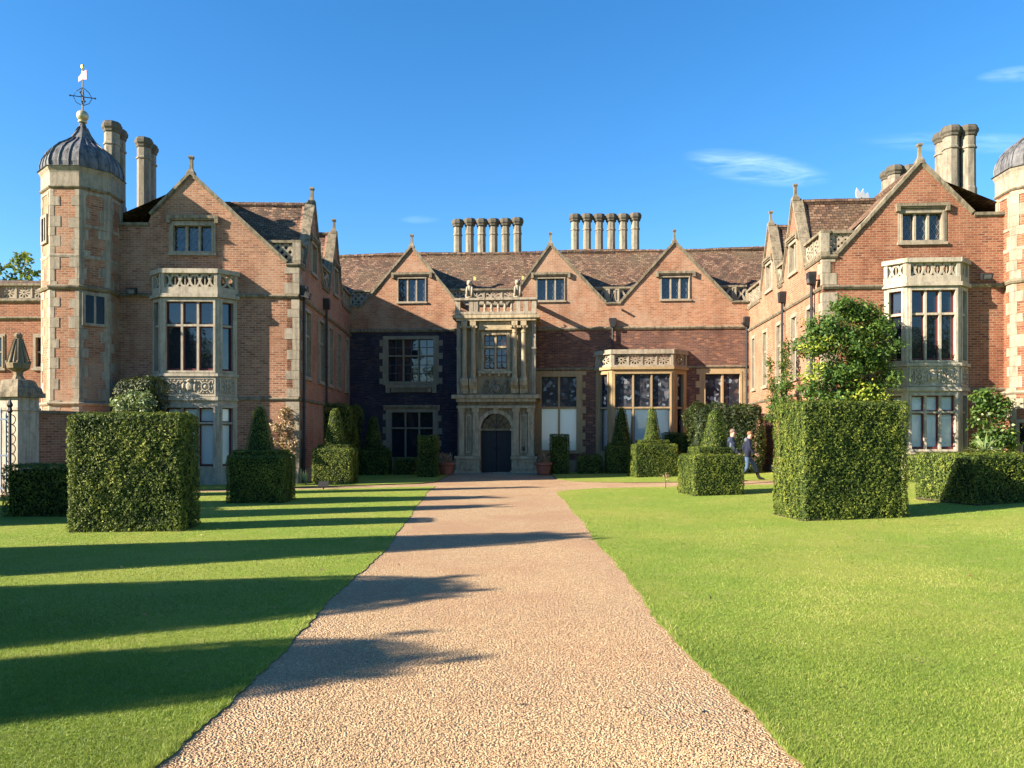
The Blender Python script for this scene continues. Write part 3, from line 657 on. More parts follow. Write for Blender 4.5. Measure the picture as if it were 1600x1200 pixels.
def corner_quoins(par, x, y, sx, sy, z0, z1, h=0.34, lo=0.46, sh=0.24, mat='stone', skip=()):
    """stones that wrap an outer corner at (x, y); sx, sy point into the two walls"""
    z = z0; k = 0
    while z < z1 - 0.1:
        hh = min(h * random.uniform(0.85, 1.15), z1 - z); w1, w2 = (lo, sh) if k % 2 == 0 else (sh, lo); w1 *= random.uniform(0.85, 1.1); w2 *= random.uniform(0.85, 1.1)
        pr = random.uniform(0.008, 0.018); m = MB()
        m.box(min(x - sx * pr, x + sx * w1), max(x - sx * pr, x + sx * w1), min(y - sy * pr, y + sy * w2), max(y - sy * pr, y + sy * w2), z + 0.005, z + hh - 0.005)
        m.build('quoin_stone', mat, par); z += hh; k += 1
def jamb_quoins(E, par, a, sgn, z0, z1, h=0.3, lo=0.22, sh=0.06, mat='stone'):
    z = z0; k = 0
    while z < z1 - 0.08:
        hh = min(h * random.uniform(0.9, 1.1), z1 - z); w = lo if k % 2 == 0 else sh; w *= random.uniform(0.9, 1.1); m = MB()
        E.box(m, min(a, a + sgn * w), max(a, a + sgn * w), z + 0.005, z + hh - 0.005, -0.02 - random.uniform(0, 0.006), 0.1); m.build('quoin_stone', mat, par); z += hh; k += 1

def relief(E, mb, a0, a1, z0, z1, d, kind='strap'):
    """carved strapwork standing proud of a panel"""
    W_, H_ = a1 - a0, z1 - z0
    def blob(a, z, ra, rz, dd):
        n = 10; vs = [E.P(a, d - dd, z)] + [E.P(a + ra * 0.6 * math.cos(t), d - dd * 0.8, z + rz * 0.6 * math.sin(t)) for t in np.linspace(0, 2 * math.pi, n + 1)[:-1]] + [E.P(a + ra * math.cos(t), d, z + rz * math.sin(t)) for t in np.linspace(0, 2 * math.pi, n + 1)[:-1]]
        mb.add(vs, [(0, 1 + i, 1 + (i + 1) % n) for i in range(n)] + [(1 + i, 1 + n + i, 1 + n + (i + 1) % n, 1 + (i + 1) % n) for i in range(n)])
    n = max(1, round(W_ / (H_ * 1.05))); c = W_ / n
    for k in range(n):
        ca, cz = a0 + (k + 0.5) * c, (z0 + z1) / 2
        if kind == 'arms' and n >= 3 and k == n // 2:
            blob(ca, cz, c * 0.28, H_ * 0.34, 0.09); blob(ca, cz + H_ * 0.38, c * 0.2, H_ * 0.14, 0.12)
            for s_ in (-1, 1): blob(ca + s_ * c * 0.36, cz - H_ * 0.05, c * 0.12, H_ * 0.36, 0.08); blob(ca + s_ * c * 0.40, cz + H_ * 0.34, c * 0.09, H_ * 0.1, 0.08)
            continue
        blob(ca, cz, c * 0.15, H_ * 0.16, 0.06)
        for th in np.linspace(0, 2 * math.pi, 17)[:-1]: pass
        ring = [(ca + c * 0.25 * math.cos(t), cz + H_ * 0.27 * math.sin(t)) for t in np.linspace(0, 2 * math.pi, 15)[:-1]]; E.stroke(mb, ring, H_ * 0.06, d - 0.045, d, True)
        for sa in (-1, 1):
            for sz_ in (-1, 1):
                E.stroke(mb, [(ca + sa * c * 0.19, cz + sz_ * H_ * 0.2), (ca + sa * c * 0.33, cz + sz_ * H_ * 0.40), (ca + sa * c * 0.45, cz + sz_ * H_ * 0.40), (ca + sa * c * 0.45, cz + sz_ * H_ * 0.22)], H_ * 0.08, d - 0.04, d)
                blob(ca + sa * c * 0.12, cz + sz_ * H_ * 0.40, c * 0.07, H_ * 0.07, 0.05)
            blob(ca + sa * c * 0.40, cz, c * 0.06, H_ * 0.1, 0.05)

def bay(E, par, a0, a1, p, zs, cols_front, cant_cols, tr_up, tr_lo, mat='stone', label=None, par_kind='guilloche', two=True, pane='glass', low='blind', up_low=None, sash='sash_red', bars=None, rel='arms', cant_m=0.16, par_mat=None):
    """canted bay: zs = plinth top, lower window bottom/top, panel bottom/top, upper window bottom/top, parapet bottom, pierced bottom/top, coping top"""
    m = MB(); F = [E.sub(a0 - p, 0, a0, -p), E.sub(a0, -p, a1, -p), E.sub(a1, -p, a1 + p, 0)]
    w = MB(); zpl, zl0, zl1, zp0, zp1, zu0, zu1, zb, zt0, zt1, zc = zs
    for i, f in enumerate(F):
        mg = 0.14 if i == 1 else cant_m; holes = [rect(mg, f.L - mg, zl0, zl1)]
        if two: holes.append(rect(mg, f.L - mg, zu0, zu1))
        f.panel(w, rect(0.0, f.L, 0.0, zb), holes, 0.0, 0.26)
        for zz, hh, pr in ((zpl - 0.08, 0.1, 0.06), (zp0 - 0.12, 0.12, 0.07), (zp1, 0.1, 0.07), (zb - 0.12, 0.12, 0.10)):
            if not two and zz in (zp0 - 0.12, zp1): continue
            f.box(w, -0.03, f.L + 0.03, zz, zz + hh, -pr, 0.02)
        f.box(w, -0.04, f.L + 0.04, -0.1, zpl - 0.08, -0.09, 0.02)
        for (b0, b1) in ([(zl0, zl1)] + ([(zu0, zu1)] if two else [])):      # moulded architrave round each opening
            f.panel(w, rect(mg - 0.07, f.L - mg + 0.07, b0 - 0.07, b1 + 0.09), [rect(mg, f.L - mg, b0, b1)], -0.03, 0.0)
    pl = [E.P(a0 - p, 0.02, 0), E.P(a0, -p + 0.03, 0), E.P(a1, -p + 0.03, 0), E.P(a1 + p, 0.02, 0)]
    w.add([(x, y, zb - 0.02) for x, y, _ in pl], [(0, 1, 2, 3)])
    o = w.build('bay_window', mat, par)
    if label: o['label'] = label
    for i, f in enumerate(F):
        mg = 0.14 if i == 1 else cant_m; c = cols_front if i == 1 else cant_cols
        lights(f, o, mg, f.L - mg, zl0, zl1, c, tr_lo, sash=sash, pane=low if two else pane, low=low, mat=mat, bars=None if two else bars)
        if two:
            lights(f, o, mg, f.L - mg, zu0, zu1, c, tr_up, sash=sash, pane=pane, low=up_low, mat=mat)
            r = MB(); f.panel(r, rect(0.06, f.L - 0.06, zp0 + 0.02, zp1 - 0.02), [rect(0.12, f.L - 0.12, zp0 + 0.08, zp1 - 0.08)], -0.03, 0.0)
            relief(f, r, 0.13, f.L - 0.13, zp0 + 0.09, zp1 - 0.09, 0.0, rel if i == 1 else 'strap'); r.build('carved_panel', mat, o)
        t = MB(); f.box(t, -0.02, f.L + 0.02, zb, zt0, -0.03, 0.2)
        for x in (0.0, f.L - 0.11): f.box(t, x, x + 0.11, zt0, zt1, -0.03, 0.2)
        f.box(t, -0.05, f.L + 0.05, zt1, zc, -0.08, 0.24)
        tracery(f, t, 0.11, f.L - 0.11, zt0, zt1, 0.02, 0.14, par_kind); t.build('pierced_parapet', par_mat or mat, o)
    return o

# ------------------------------------------------------------------ wings
def wing(name, label, loc, rz, s, brick, F):
    """s = -1: left wing, its inside towards -x; s = +1: right wing. F holds the photograph's measures"""
    root = thing(name, label, 'house wing', (loc[0], loc[1], 0), rz); E = Elev(root)
    I = Elev(root, (0, 0), (0, 1), (-1, 0)) if s < 0 else Elev(root, (0, 0), (0, -1), (1, 0))
    sg = 1 if s < 0 else -1                         # inner wall: a = sg * depth
    ztop = E.pz(*F['corner']); xout = s * F['width']
    apex = E.px(*F['apex']); foot = (E.pa(F['foot'][0]), ztop); k1 = E.px(*F['shoulder']); zfl = E.pz(*F['flat'])
    slope_end = (k1[0], k1[1])
    front = [(0, 0), (0, ztop), (foot[0], ztop), apex, slope_end, (k1[0] + s * 0.12, zfl), (xout, zfl), (xout, 0)]
    gx0, gx1 = E.pa(F['gw'][0]), E.pa(F['gw'][1]); gz0, gz1 = E.pz(F['gw'][0], F['gw'][3]), E.pz(F['gw'][0], F['gw'][2])
    m = MB(); E.panel(m, front, [rect(min(gx0, gx1), max(gx0, gx1), gz0, gz1)], 0.0, 0.4); wall = m.build('front_wall', brick, root)
    window(E, root, min(gx0, gx1), max(gx0, gx1), gz0, gz1, 3, sur=0.13, pane='glass_lead', bars='diamond', barw=0.012,
           hood=(E.pa(F['hood'][0]), E.pa(F['hood'][1]), E.pz(F['hood'][0], F['hood'][2])), label='leaded three-light window in the front gable')
    gable_coping(E, root, [foot, apex]); gable_coping(E, root, [apex, slope_end])
    gable_coping(E, root, sorted([(k1[0] + s * 0.05, zfl), (xout, zfl)]))
    finial(E, root, apex[0], apex[1] + 0.1, 0.55)
    zs_ = E.pz(*F['string']); bay_p = 0.5
    b0, b1 = E.pa(F['bay'][0], -bay_p), E.pa(F['bay'][1], -bay_p); bx = F['bay'][2]
    bz = [E.pz(bx, y, -bay_p) for y in F['bayz']]
    lo_, hi_ = min(0, xout), max(0, xout)
    for q0, q1 in ((lo_, b0 - bay_p), (b1 + bay_p, hi_)): string_course(E, root, q0, q1, zs_)
    zl_ = bz[3] - 0.1
    for q0, q1 in ((lo_, b0 - bay_p), (b1 + bay_p, hi_)): string_course(E, root, q0, q1, zl_, 0.12, 0.07)
    bay(E, root, b0, b1, bay_p, bz, 3, 1, [E.pz(bx, F['tr'][0], -bay_p)], [E.pz(bx, F['tr'][1], -bay_p)], mat='stone_pale', label='two-storey canted stone bay with pierced parapet')
    # plinth
    for q0, q1 in ((lo_, b0 - bay_p), (b1 + bay_p, hi_)): m = MB(); E.box(m, q0, q1, -0.1, 0.55, -0.07, 0.05); m.build('plinth', 'stone', root)
    # inner side wall with two gables
    D = F['depth']; gs = [(I.px(x, y)) for x, y in F['side_apex']]; hw = F['hw']
    gy = [g[0] * sg for g in gs]; zg = sum(g[1] for g in gs) / 2
    top = [(0, ztop)]
    for y in gy: top += [(y - hw, ztop), (y, zg), (y + hw, ztop)]
    top += [(D, ztop)]
    out = [(sg * y, z) for y, z in top] + [(sg * D, 0), (0, 0)]
    ups = [sorted((I.pa(x0), I.pa(x1))) for x0, x1 in F['side_win']]; holes = [rect(u[0], u[1], F['sz'][0], F['sz'][1]) for u in ups]
    gw = [rect(sg * y - 0.55, sg * y + 0.55, ztop + 0.05, ztop + 1.3) for y in gy]
    m = MB(); I.panel(m, out, holes + gw, 0.0, 0.4); m.build('side_wall', F['side_mat'], root)
    for u in ups: window(I, root, u[0], u[1], F['sz'][0], F['sz'][1], 2, [F['sz'][0] + (F['sz'][1] - F['sz'][0]) * 0.62], sur=0.13, mull=0.09, pane='glass')
    for g in gw: window(I, root, g[0][0], g[1][0], g[0][1], g[2][1], 2, sur=0.13, mull=0.09, pane='glass_lead', hood=(g[0][0] - 0.15, g[1][0] + 0.15, g[2][1] + 0.06))
    for y in gy:
        gable_coping(I, root, [(sg * (y - hw), ztop), (sg * y, zg)]); gable_coping(I, root, [(sg * y, zg), (sg * (y + hw), ztop)]); finial(I, root, sg * y, zg + 0.1, 0.5)
    for q0, q1 in ((0.09, D),): string_course(I, root, *sorted((sg * q0, sg * q1)), zs_)
    string_course(I, root, *sorted((sg * 0.07, sg * D)), zl_, 0.12, 0.07)
    m = MB(); I.box(m, *sorted((sg * 0.02, sg * D)), -0.1, 0.55, -0.07, 0.05); m.build('plinth', 'stone', root)
    # parapet moulding under the balustrades, balustrades at the corner and between the gables
    bh = F['bal_h']
    E_end = foot[0] + s * 1.15
    balustrade(E, root, *sorted((0.0, E_end)), ztop, ztop + bh, 'lattice', d0=0.1, posts=((False, True) if s < 0 else (True, False)))
    balustrade(I, root, *sorted((sg * 0.0, sg * (gy[0] - hw + 0.12))), ztop + 0.003, ztop + bh + 0.003, 'wheel', d0=0.0, posts=((True, False) if s < 0 else (False, True)))
    balustrade(I, root, *sorted((sg * (gy[0] + hw - 0.2), sg * (gy[1] - hw + 0.2))), ztop, ztop + bh, 'cross', posts=(False, False))
    balustrade(I, root, *sorted((sg * (gy[1] + hw - 0.2), sg * D)), ztop, ztop + bh, 'wheel', posts=(True, True))
    string_course(E, root, *sorted((foot[0], 0.07 * -s)), ztop - 0.13, 0.13, 0.08, name='cornice')
    string_course(I, root, *sorted((sg * 0.08, sg * (gy[0] - hw))), ztop - 0.13, 0.13, 0.08, name='cornice')
    string_course(I, root, *sorted((sg * (gy[0] + hw), sg * (gy[1] - hw))), ztop - 0.13, 0.13, 0.08, name='cornice')
    string_course(I, root, *sorted((sg * (gy[1] + hw), sg * D)), ztop - 0.13, 0.13, 0.08, name='cornice')
    # outer and rear walls
    m = MB(); m.box(min(xout, xout - s * 0.4), max(xout, xout - s * 0.4), 0.41, 13, 0, zfl); m.box(lo_ + 0.41, hi_ - 0.41, 12.6, 13, 0, zfl); m.build('outer_wall', brick, root)
    corner_quoins(root, 0, 0, s, 1, 0.56, zl_ - 0.02, mat='stone'); corner_quoins(root, 0, 0, s, 1, zl_ + 0.13, zs_ - 0.02, mat='stone'); corner_quoins(root, 0, 0, s, 1, zs_ + 0.15, ztop - 0.14, mat='stone')
    # roofs
    r = MB(); xr, zr = apex[0], apex[1] - 0.12; xe = s * 0.3; ze = ztop + 0.15
    roof_quad(r, (xe, 0.35, ze), (xe, 13, ze), (xr, 13, zr), (xr, 0.35, zr), 14, 6); roof_quad(r, (xout, 0.35, zfl), (xout, 13, zfl), (xr, 13, zr), (xr, 0.35, zr), 14, 6)
    t_ = (zg - 0.12 - ze) / (zr - ze); xm = xe + (xr - xe) * min(t_, 1.0)
    for y in gy:
        for sd in (-1, 1):
            roof_quad(r, (s * 0.32, y + sd * hw, ze), (s * 0.32, y, zg - 0.12), (xm, y, zg - 0.12), (s * 0.36, y + sd * hw * 0.98, ze), 6, 6)
    ro = r.build('roof', 'tile', root)
    for (x0, y0, x1, y1, z) in [(xr, 0.35, xr, 13, zr)] + [(s * 0.33, y, xm, y, zg - 0.12) for y in gy]:
        n = max(1, round(math.hypot(x1 - x0, y1 - y0) / 0.36))
        for k in range(n):
            m = MB(); p0 = (x0 + (x1 - x0) * k / n, y0 + (y1 - y0) * k / n, z + 0.03 + random.uniform(-.01, .01)); p1 = (x0 + (x1 - x0) * (k + 0.97) / n, y0 + (y1 - y0) * (k + 0.97) / n, z + 0.03 + random.uniform(-.01, .01))
            m.tube([p0, p1], 0.11, 6); m.build('ridge_tile', 'tile', ro)
    for (a_, zt_, zb_) in F['pipes']: downpipe(I, root, sg * a_, zt_, zb_)
    for (px_, py_, zt_, shafts, rad, ctop) in F['chimneys']:
        m = MB(); m.box(px_ - 0.62, px_ + 0.62, py_ - 0.62, py_ + 0.62, 5.0, zt_ - 0.15); st = m.build('chimney_stack', brick, root)
        m = MB(); m.box(px_ - 0.68, px_ + 0.68, py_ - 0.68, py_ + 0.68, zt_ - 0.15, zt_); m.build('stack_cap', 'stone', st)
        for (dx, dy) in shafts: chimney_shaft(st, px_ + dx, py_ + dy, zt_, ctop, rad, ck=0.97)
    return root, E, I, dict(ztop=ztop, zs=zs_, zl=zl_, apex=apex)

LF = dict(corner=(467, 411), apex=(298, 272), foot=(448, 0), shoulder=(236, 336), flat=(210, 352), width=7.3, gw=(265, 337, 346, 397), hood=(262, 342, 342),
          string=(440, 466), bay=(252, 340, 300), bayz=[741, 729, 637, 620, 588, 579, 471, 459, 449, 427, 420], tr=(508, 661), depth=10.2,
          side_apex=[(490, 320), (524, 362)], hw=1.5, side_win=[(474, 486), (497, 507), (512, 520), (526, 532), (539, 544)], sz=(3.75, 6.3), side_mat='brick_side',
          bal_h=0.80, quoin='stone', pipes=[(0.22, 6.85, 0.1), (4.05, 7.1, 3.0)], ch_top=13.7,
          chimneys=[(-7.40, 2.5, 9.75, [(0.0, -0.34), (-0.10, 0.34)], 0.265, 13.3), (-7.28, 4.9, 9.8, [(0.0, -0.34), (-0.08, 0.34)], 0.265, 13.65)])
LW, LE, LI, LD = wing('brick_wing', 'shaded brick wing left of the court with gable and stone bay', (-7.38, 26.6), 0.034, -1, 'brick_left', LF)
RF = dict(corner=(1285, 398), apex=(1438, 254), foot=(1308, 0), shoulder=(1519, 333), flat=(1535, 336), width=7.0, gw=(1403, 1478, 327, 381), hood=(1399, 1482, 324),
          string=(1300, 452), bay=(1417, 1500, 1450), bayz=[712, 702, 618, 605, 572, 563, 453, 441, 431, 410, 403], tr=(490, 644), depth=10.4,
          side_apex=[(1240, 313), (1202, 352)], hw=1.42, side_win=[(1260, 1272), (1236, 1247), (1213, 1222), (1192, 1200), (1175, 1181)], sz=(3.75, 6.2), side_mat='brick_side',
          bal_h=0.80, quoin='stone', pipes=[(0.75, 7.15, 0.1), (4.25, 7.15, 0.1), (10.0, 7.1, 0.1)], ch_top=13.3,
          chimneys=[(6.3, 4.3, 10.3, [(-0.3, -0.3), (0.3, -0.3), (-0.3, 0.3), (0.3, 0.3)], 0.28, 13.25), (6.05, 8.6, 10.0, [(-0.3, -0.3), (0.3, -0.3), (-0.3, 0.3), (0.3, 0.3)], 0.29, 13.3)])
RWg, RE, RI, RD = wing('brick_wing', 'sunlit red brick wing right of the court with gable and stone bay', (10.19, 25.2), -0.068, 1, 'brick_right', RF)

# ------------------------------------------------------------------ central range
CL = (-7.72, 36.6); CRr = (10.88, 35.3); crz = math.atan2(CRr[1] - CL[1], CRr[0] - CL[0]); CLEN = math.hypot(CRr[0] - CL[0], CRr[1] - CL[1])
CR = thing('hall_range', 'central brick range with three gables and long tiled roof', 'house range', (CL[0], CL[1], 0), crz); C = Elev(CR)
zt = C.pz(957, 473); zsc = C.pz(850, 516)
G = [(C.px(643, 386), C.pa(566), C.pa(716)), (C.px(860, 383), C.pa(794), C.pa(946)), (C.px(1054, 379), C.pa(970), C.pa(1143))]
upper = [(-0.5, zsc), (CLEN + 0.5, zsc), (CLEN + 0.5, zt)]
for (ap, f0, f1) in reversed(G): upper += [(f1, zt), ap, (f0, zt)]
upper += [(-0.5, zt)]
GW = [(620, 667, 433, 473, 612, 675, 430), (837, 884, 433, 471, 830, 891, 430), (1031, 1079, 431, 469, 1025, 1086, 428)]
gh = [rect(C.pa(g[0]), C.pa(g[1]), C.pz(g[0], g[3]), C.pz(g[0], g[2])) for g in GW]
m = MB(); C.panel(m, upper, gh, 0.0, 0.4); m.build('gable_wall', 'brick_gable', CR)
for g, h in zip(GW, gh):
    window(C, CR, h[0][0], h[1][0], h[0][1], h[2][1], 3, sur=0.08, sill=0.05, head=0.08, pane='glass_lead', bars='diamond', barw=0.008, hood=(C.pa(g[4]), C.pa(g[5]), C.pz(g[4], g[6])))
W1 = rect(C.pa(600), C.pa(684), C.pz(640, 600), C.pz(640, 525)); W2 = rect(C.pa(605), C.pa(683), C.pz(640, 717), C.pz(640, 637))
W3 = rect(C.pa(839), C.pa(908), C.pz(870, 707), C.pz(870, 580)); W4 = rect(C.pa(1095), C.pa(1163), C.pz(1130, 705), C.pz(1130, 576))
xmid = C.pa(776); m = MB(); C.panel(m, rect(-0.5, xmid, 0, zsc), [W1, W2], 0.0, 0.4); m.build('lower_wall', 'brick_dark_shaded', CR)['label'] = 'dark brick wall left of the porch, its shade coloured in as blue-black'; m = MB(); C.panel(m, rect(xmid, CLEN + 0.5, 0, zsc), [W3, W4], 0.0, 0.4); m.build('lower_wall', 'brick_plum', CR)['label'] = 'plum brick wall with orange flecks right of the porch'
string_course(C, CR, 0, C.pa(712), zsc - 0.02, 0.16, 0.10); string_course(C, CR, C.pa(840), CLEN, zsc - 0.02, 0.16, 0.10)
w = window(C, CR, W1[0][0], W1[1][0], W1[0][1], W1[2][1], 3, [C.pz(640, 556)], sur=0.2, sill=0.12, head=0.16, mat='stone_grey', pane='glass', bars=(2, 3, 2), barw=0.03)
window(C, CR, W2[0][0], W2[1][0], W2[0][1], W2[2][1], 3, [C.pz(640, 669)], sur=0.2, sill=0.08, head=0.22, mat='stone_grey', pane='glass', hood=(W2[0][0] - 0.15, W2[1][0] + 0.15, W2[2][1] + 0.02))
a = MB(); C.box(a, W1[0][0] + 0.1, W1[1][0] - 0.05, C.pz(640, 606), C.pz(640, 602), -0.14, 0.05); C.box(a, W1[0][0] + 0.35, W1[1][0] - 0.3, C.pz(640, 613), C.pz(640, 606), -0.07, 0.05)
for x in (W1[0][0] + 0.1, W1[1][0] - 0.25): C.box(a, x, x + 0.2, C.pz(640, 614), C.pz(640, 606), -0.1, 0.05)
relief(C, a, W1[0][0] + 0.5, W1[1][0] - 0.45, C.pz(640, 613), C.pz(640, 606), -0.07); a.build('window_apron', 'stone_grey', CR)
window(C, CR, W3[0][0], W3[1][0], W3[0][1], W3[2][1], 2, [C.pz(870, 637)], sur=0.22, sill=0.1, head=0.26, mat='stone_gold', pane='stained', low='blind', bars=None, mull=0.1)
window(C, CR, W4[0][0], W4[1][0], W4[0][1], W4[2][1], 2, [C.pz(1130, 637)], sur=0.2, sill=0.1, head=0.24, mat='stone_gold', pane='stained', low='blind', mull=0.1)
for Wd, mt in ((W1, 'stone_grey'), (W2, 'stone_grey'), (W3, 'stone_gold'), (W4, 'stone_gold')):
    jamb_quoins(C, CR, Wd[0][0], -1, Wd[0][1], Wd[2][1], mat=mt); jamb_quoins(C, CR, Wd[1][0], 1, Wd[0][1], Wd[2][1], mat=mt)
bp = 0.7; q0, q1 = C.pa(956, -bp), C.pa(1052, -bp); Z = lambda y: C.pz(1000, y, -bp)
bay(C, CR, q0, q1, bp, [Z(714), Z(705), Z(584), Z(583), Z(582), Z(581), Z(580), Z(573), Z(570), Z(553), Z(546)], 3, 1, [], [Z(637)], mat='stone_gold',
    label='wide canted bay of golden stone with pierced parapet', par_kind='wheel', two=False, pane='stained', low='blind', sash='lead_line', cant_m=0.26, par_mat='stone')
string_course(C, CR, q1 + bp, CLEN, C.pz(1130, 575), 0.12, 0.08); string_course(C, CR, C.pa(838), q0 - bp, C.pz(1130, 577), 0.12, 0.08)
for (ap, f0, f1) in G:
    gable_coping(C, CR, [(f0, zt), ap]); gable_coping(C, CR, [ap, (f1, zt)]); finial(C, CR, ap[0], ap[1] + 0.1, 0.52)
gaps = [(0.0, G[0][1] + 0.3, 'lattice', ()), (G[0][2] - 0.5, G[1][1] + 0.5, 'wheel', ()), (G[1][2] - 0.5, G[2][1] + 0.6, 'cross', (C.pa(950), C.pa(965))), (G[2][2] - 0.5, CLEN, 'cross', (C.pa(1150),))]
for g0, g1, kd, mid in gaps: balustrade(C, CR, g0, g1, zt, zt + 0.82, kd, d0=0.42, d1=0.62, posts=(False, False), mid=mid)
for g0, g1 in ((0, G[0][1]), (G[0][2], G[1][1]), (G[1][2], G[2][1]), (G[2][2], CLEN)): string_course(C, CR, g0, g1, zt - 0.1, 0.13, 0.08, name='cornice')
m = MB(); C.box(m, -0.3, CLEN + 0.3, -0.1, 0.6, -0.06, 0.05); m.build('plinth', 'stone_dark', CR)
downpipe(C, CR, C.pa(957), C.pz(957, 500), C.pz(957, 545) - 0.3)
for px_, py_ in ((972, 484), (1160, 505)):
    a_, z_ = C.px(px_, py_); m = MB(); m.tube([C.P(a_, 0.02, z_), C.P(a_, -0.25, z_ - 0.05)], 0.05); m.build('overflow_spout', 'iron', CR)
# main roof with gable roofs running into it
rd, ze = 3.7, zt + 0.1; zr = C.pz(800, 397, rd)
r = MB(); roof_quad(r, C.P(-3, 0.7, ze), C.P(CLEN + 4, 0.7, ze), C.P(CLEN + 4, rd, zr), C.P(-3, rd, zr), 60, 8, 0.04); roof_quad(r, C.P(CLEN + 4, 2 * rd, ze), C.P(-3, 2 * rd, ze), C.P(-3, rd, zr), C.P(CLEN + 4, rd, zr), 20, 3)
for (ap, f0, f1) in G:
    zz = ap[1] - 0.1; dm = 0.7 + (zz - ze) / (zr - ze) * (rd - 0.7)
    for f in (f0, f1): roof_quad(r, C.P(f, 0.35, ze - 0.1), C.P(ap[0], 0.35, zz), C.P(ap[0], dm + 0.1, zz), C.P(f, 0.72, ze - 0.08), 6, 6)
ro = r.build('roof', 'tile', CR)
n = 66
for k in range(n):
    m = MB(); x0, x1 = -2 + (CLEN + 4) * k / n, -2 + (CLEN + 4) * (k + 0.96) / n; sag = lambda x: 0.04 * math.sin(x * 0.7) + random.uniform(-0.012, 0.012)
    m.tube([C.P(x0, rd, zr + 0.03 + sag(x0)), C.P(x1, rd, zr + 0.03 + sag(x1))], 0.12, 6); m.build('ridge_tile', 'tile', ro)
for xs_, yt in ((np.linspace(715.5, 808.5, 6), 341), (np.linspace(898.5, 992.5, 6), 337.5)):
    dd = rd + 1.1; aa = [C.pa(x, dd) for x in xs_]; zc = C.pz(850, yt, dd)
    m = MB(); C.box(m, aa[0] - 0.45, aa[-1] + 0.45, 9.2, zr - 0.45, dd - 0.45, dd + 0.45); st = m.build('chimney_stack', 'brick_gable', CR)
    for x in aa:
        p = C.P(x, dd, 0); chimney_shaft(st, p[0], p[1], zr - 0.45, zc + random.uniform(-0.02, 0.03), 0.225, ck=1.12)

# ------------------------------------------------------------------ porch
PD = 1.5; PO = C.P(C.pa(775, -PD), 0, 0)
wpo = Matrix.Translation(CR.location) @ Matrix.Rotation(crz, 4, 'Z') @ Vector(PO)
PR_ = thing('entrance_porch', 'two-storey carved stone entrance porch with arched door and balustrade', 'porch', (wpo.x, wpo.y, 0), crz)
P = Elev(PR_); d = -PD; pa = lambda x, dd=d: P.pa(x, dd); pz = lambda y, dd=d: P.pz(775, y, dd)
x0, x1 = pa(715), pa(836); da0, da1 = pa(751), pa(799); zsp, ztp = pz(671), pz(646)
dc = (da0 + da1) / 2; dr = (da1 - da0) / 2
arch = [(da0, 0.06), (da1, 0.06), (da1, zsp)] + [(dc + dr * math.cos(t), zsp + (ztp - zsp) * math.sin(t)) for t in np.linspace(0, math.pi, 17)[1:-1]] + [(da0, zsp)]
m = MB(); P.panel(m, rect(x0, x1, 0, pz(628)), [arch], d, d + 0.5)
for xx in (x0, x1): m.add([P.P(xx, d + 0.002, 0), P.P(xx, 0.05, 0), P.P(xx, 0.05, pz(493)), P.P(xx, d + 0.002, pz(493))], [(0, 1, 2, 3)])
m.build('lower_storey', 'stone_dark', PR_)
wx0, wx1, wz0, wz1 = pa(752), pa(796), pz(580), pz(519)
m = MB(); P.panel(m, rect(x0, x1, pz(617), pz(496)), [rect(wx0, wx1, wz0, wz1)], d + 0.02, d + 0.5); m.build('upper_storey', 'stone_dark', PR_)
for (yb, yt_, ov, nm) in ((628, 623, 0.04, 'frieze'), (623, 617, 0.24, 'cornice'), (502, 498, 0.05, 'frieze'), (498, 493, 0.2, 'cornice'), (652 - 14, 634, 0.02, 'band')):
    m = MB(); P.box(m, x0 - ov, x1 + ov, pz(yb), pz(yt_) - 0.003, d - 0.2 - ov * 0.4, 0.06 if nm != 'band' else d + 0.01); m.build(nm, 'stone_porch', PR_)
m = MB(); P.box(m, x0 + 0.02, x1 - 0.02, pz(496) + 0.01, pz(493), d + 0.1, 0.05); m.build('porch_roof', 'lead', PR_)
# arch moulding and keystone
m = MB(); am = [(dc + (dr + 0.09) * math.cos(t), zsp + (ztp - zsp + 0.09) * math.sin(t)) for t in np.linspace(0, math.pi, 18)]; P.stroke(m, am, 0.17, d - 0.06, d + 0.02)
for x in (da0 - 0.09, da1 + 0.09): P.box(m, x - 0.085, x + 0.085, 0.7, zsp - 0.05, d - 0.05, d + 0.02); P.box(m, x - 0.14, x + 0.14, zsp - 0.06, zsp + 0.03, d - 0.11, d + 0.02)
P.panel(m, [(dc - 0.08, ztp - 0.02), (dc + 0.08, ztp - 0.02), (dc + 0.13, ztp + 0.26), (dc - 0.13, ztp + 0.26)], [], d - 0.17, d); m.build('door_arch', 'stone_porch', PR_)
# doors: two leaves, fanlight
dl = MB(); P.box(dl, da0, dc - 0.01, 0.06, zsp - 0.05, d + 0.34, d + 0.42)
lf = dl.build('door', 'oak', PR_); dl = MB(); P.box(dl, dc + 0.01, da1, 0.06, zsp - 0.05, d + 0.34, d + 0.42); rf = dl.build('door', 'oak', PR_)
for leaf, b0, b1 in ((lf, da0, dc - 0.01), (rf, dc + 0.01, da1)):
    for i in range(3):
        m = MB(); wq = (b1 - b0) / 3; P.box(m, b0 + i * wq + 0.02, b0 + (i + 1) * wq - 0.02, 0.34, zsp - 0.12, d + 0.325, d + 0.345); m.build('plank', 'oak', leaf)
    m = MB(); P.box(m, b0 + 0.03, b1 - 0.03, 1.12, 1.19, d + 0.31, d + 0.33); P.box(m, b0 + 0.02, b1 - 0.02, 0.08, 0.33, d + 0.32, d + 0.34); m.build('rail', M['iron_blue'] if False else 'oak', leaf)
    m = MB(); c_ = P.P(b1 - 0.09 if leaf is lf else b0 + 0.09, d + 0.30, 1.15); m.ball(c_, 0.045); m.build('handle', 'iron', leaf)
